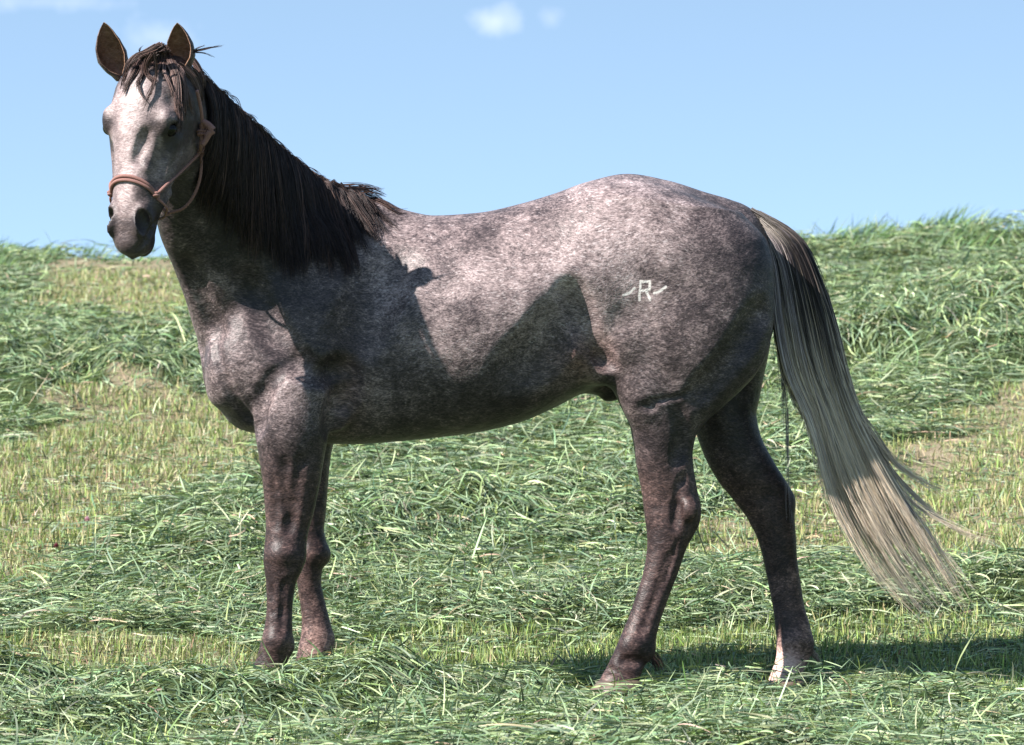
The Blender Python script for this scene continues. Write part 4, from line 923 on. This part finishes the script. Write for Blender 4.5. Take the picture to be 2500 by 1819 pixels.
def build_fetlock_hair(root):
    mat = hair_material('fetlock_hair', .6, .2)
    for (u, v, y, n, cols) in ((1450, 1452, -.127, 60, [(.05, .03, .022), (.09, .055, .04), (.03, .02, .018)]), (1800, 1436, .127, 50, [(.22, .17, .12), (.12, .08, .055), (.34, .29, .23)])):
        its = []
        for k in range(n // 6):
            a = rng.normal(0, 5, 2); yy = y + rng.normal(0, .012)
            p = np.array([W(u + a[0] - 8, v + a[1], yy), W(u + a[0] + 4, v + a[1] + 12, yy), W(u + a[0] + 6 + rng.uniform(0, 8), v + a[1] + 26, yy), W(u + a[0] + 8 + rng.uniform(-4, 14), v + a[1] + 34 + rng.uniform(-6, 8), yy)])
            its.append(clump_strands(catmull(p, 8), 7, .006, .003, .0008, cols, None, .003))
        pack('fetlock_hair', mat, its, root)

# ------------------------------------------------------------------ rope halter
def build_halter(bvh):
    t = NT('rope_pink'); tc = t.node('ShaderNodeTexCoord').outputs['Object']
    w = t.node('ShaderNodeTexWave'); w.inputs['Scale'].default_value = 120; w.inputs['Distortion'].default_value = 2; t.put(tc, w.inputs['Vector'])
    t.put(t.mix(w.outputs['Fac'], (.13, .058, .050, 1), (.31, .155, .13, 1)), t.b.inputs['Base Color']); t.b.inputs['Roughness'].default_value = .75
    bp = t.node('ShaderNodeBump'); bp.inputs['Strength'].default_value = .6; bp.inputs['Distance'].default_value = .002; t.put(w.outputs['Fac'], bp.inputs['Height']); t.put(bp.outputs[0], t.b.inputs['Normal'])
    mat = t.m
    root = bpy.data.objects.new('rope_halter', None); COL.objects.link(root); root.location = tuple(head_world(.45, 0, -.08))
    bpy.context.view_layer.update(); inv = np.array(root.location)
    tag(root, "dusty pink rope halter knotted round the horse's head", 'halter', None)
    def part(name, lst):
        v, f = join_tubes(lst); return mesh_obj(name, v - inv, f, mat, root)
    R = .0051
    def ring(s0, s1, a0, a1, off, n=26, fc=-.09, slack=None):
        pts = []
        for k in range(n):
            q = k / (n - 1); a = math.radians(a0 + (a1 - a0) * q); s = s1 + (s0 - s1) * (2 * q - 1) ** 2
            d = HLAT * math.sin(a) + HF * math.cos(a); c = head_world(s, 0, fc); h = bvh.ray_cast(Vector(c + d * .16), Vector(-d))
            p = np.array(h[0]) if h[0] is not None else c + d * .06
            pts.append(p + d * (off + (slack(q) if slack else 0)))
        return np.array(pts)
    def loc(u, v):
        h = hit(u, v); return head_local(h)
    K = loc(346, 432); M = loc(268, 390)
    def surf(s, l, f, off=R):
        """nearest place on the head, lifted by off"""
        p = bvh.find_nearest(Vector(head_world(s, l, f))); return np.array(p[0]) + np.array(p[1]) * off
    ak = math.degrees(math.atan2(K[1], K[2] + .09))
    for_band = []
    for ds, o2 in ((0, 0), (.0125, .0005)):
        for_band.append(tube(catmull(ring(K[0] + ds * .5, M[0] + ds, -ak, ak, R + o2), 60), R, 10))
    part('noseband', for_band)
    part('chin_strap', [tube(catmull(ring(K[0] + .01, K[0] + .055, ak, 360 - ak, R + .001, 22, -.09, lambda q: .012 * math.sin(math.pi * q)), 50), R * .8, 9)])
    pth = [(346, 432), (370, 408), (395, 385), (420, 361), (444, 337)]
    near = [head_local(hit(u, v, R)) for (u, v) in pth]
    up = [(445, 318), (447, 296), (448, 270), (444, 235), (436, 200)]
    yn = head_world(*near[-1])[1]; nearu = []
    for k, (u, v) in enumerate(up):                                    # the crown strap lies back on the neck, over the mane
        h = hit(u, v); q = W(u, v, 0); hy = (h[1] if h is not None else yn + .1) - .034; f_ = (CAM_Y + hy) / (CAM_Y + q[1]); nearu.append(np.array([q[0] * f_, hy, CAM_Z + (q[2] - CAM_Z) * f_]))
    part('cheek_strap', [tube(catmull(np.array([head_world(*q) for q in near]), 40), R, 10)])
    far = [surf(q[0], -q[1] * 1.02, q[2]) for q in near]
    part('cheek_strap', [tube(catmull(np.array(far), 40), R, 10)])
    part('crown_strap', [tube(catmull(np.array([head_world(*near[-1])] + nearu), 40), R * 1.05, 10)])
    fu = [surf(.16, -.125, -.15), surf(.08, -.125, -.13), surf(.02, -.11, -.12)]
    part('crown_strap', [tube(catmull(np.array([far[-1]] + fu), 30), R, 10)])
    # throat strap hanging under the jaw, a thinner twisted rope
    th = [(445, 337), (446, 363), (442, 399), (428, 435), (406, 461), (374, 472)]
    g = []
    for k, (u, v) in enumerate(th):
        h = hit(u, v, .008); g.append(h)
    yj = head_world(*near[-1])[1] - YAW * (445 - 1134) / 720; g = [W(u, v, yj + .006 * k) for k, (u, v) in enumerate(th)]
    lastp = head_local(g[-1]); q = catmull(np.array(g), 70); part('throat_strap', [tube(q, .0042, 10, 1.1, .28)])
    q = [g[-1], head_world(lastp[0] + .005, lastp[1] * .4, lastp[2] - .004), head_world(lastp[0] - .01, -lastp[1] * .5, lastp[2]), head_world(lastp[0] - .08, -.105, -.24), far[-1]]; part('throat_strap', [tube(catmull(np.array(q), 40), .0042, 10, 1.1, .28)])
    def knot(c, s, a, b):
        """a rope turned twice round the place c; a, b span its plane"""
        th_ = np.linspace(0, 4 * math.pi, 44); a = a / np.linalg.norm(a); b = b - a * (a @ b); b /= np.linalg.norm(b); n_ = np.cross(a, b)
        p = c + s * (a[None] * (np.cos(th_) * (1 + .15 * np.sin(th_ * .5)))[:, None] * .9 + b[None] * np.sin(th_)[:, None] + n_[None] * ((th_ / (4 * math.pi) - .5) * 1.5)[:, None])
        part('knot', [tube(p, R * .85, 9)])
    kn = head_world(*near[0]); kf = far[0]
    knot(kn, .0085, HLAT, HF); knot(kf, .0085, HLAT, HF)
    kt = head_world(*near[-1]); knot(kt, .0085, HLAT, HF); knot(kt - HH * .016, .0075, HLAT, HF); knot(far[-1], .008, HLAT, HF)
    kb = nearu[1] if len(nearu) > 1 else kt
    knot(kb, .0115, HLAT, HF); knot(kb - HH * .02 + HLAT * .004, .010, HLAT, HF)
    # frayed loose end of the tie
    ye = kb[1] - .012 - YAW * (kb[0]) * 1.0; e = catmull(np.array([W(449, 268, ye), W(461, 276, ye - .006), W(471, 288, ye - .008)]), 14); e2 = catmull(np.array([W(472, 288, ye - .008), W(463, 296, ye - .006), W(455, 312, ye), W(448, 322, ye)]), 14)
    part('tie_end', [tube(e, np.linspace(.0075, .0115, 14), 10), tube(e2, np.linspace(.011, .007, 14), 10)])
    return root

# ------------------------------------------------------------------ clover heads in the stubble
def build_clover():
    ms = NT('clover_stem'); ms.b.inputs['Base Color'].default_value = (.10, .17, .05, 1)
    def head_mat(a, b):
        mh = NT('clover_head'); tc = mh.node('ShaderNodeTexCoord').outputs['Object']; mh.put(mh.mix(mh.noise(tc, 160, 2), a, b), mh.b.inputs['Base Color']); mh.b.inputs['Roughness'].default_value = .8
        return mh.m
    heads = [head_mat((.42, .18, .24, 1), (.72, .48, .54, 1)), head_mat((.12, .02, .035, 1), (.30, .06, .09, 1))]
    items = [(193, 1184, 'pale pink clover head at the left in the straw coloured stubble', 1.0, .10), (124, 1226, 'dark red clover head low in the stubble near the left edge', .9, .09)]
    for q, (u, v, lab, s, h) in enumerate(items):
        x, y = G(u, v + h * 560); z = float(terrain(np.array([x]), np.array([y]))[0]); r = bpy.data.objects.new('clover_flower', None); COL.objects.link(r); r.location = (x, y, z)
        tag(r, lab, 'flower', None)
        vv, ff = tube(catmull(np.array([(0, 0, -.01), (.004, 0, h * .5), (.0, .002, h)]), 8), .0014, 6); mesh_obj('stem', vv, ff, ms.m, r)
        V = []; Q = []; n = 46
        for k in range(n):                                             # florets set round the head
            ph = math.acos(1 - 1.7 * (k + .5) / n); a = k * 2.39996; d = np.array([math.sin(ph) * math.cos(a), math.sin(ph) * math.sin(a), math.cos(ph)]); w = np.cross(d, [.1, .3, .95]); w /= np.linalg.norm(w)
            c = np.array([0, 0, h + .004]); o = len(V); V += [c + d * .004 - w * .0016, c + d * .004 + w * .0016, c + (d * .0125 + np.array([0, 0, .003])) * s + w * .0022, c + (d * .0125 + np.array([0, 0, .003])) * s - w * .0022]; Q.append((o, o + 1, o + 2, o + 3))
        mesh_obj('flower_head', np.array(V), np.array(Q), heads[q], r, smooth=False)

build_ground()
root, bvh, hit, crest = build_horse()
build_mane(root, bvh, crest)
build_tail(root)
build_fetlock_hair(root)
build_halter(bvh)
build_grass()
build_clover()
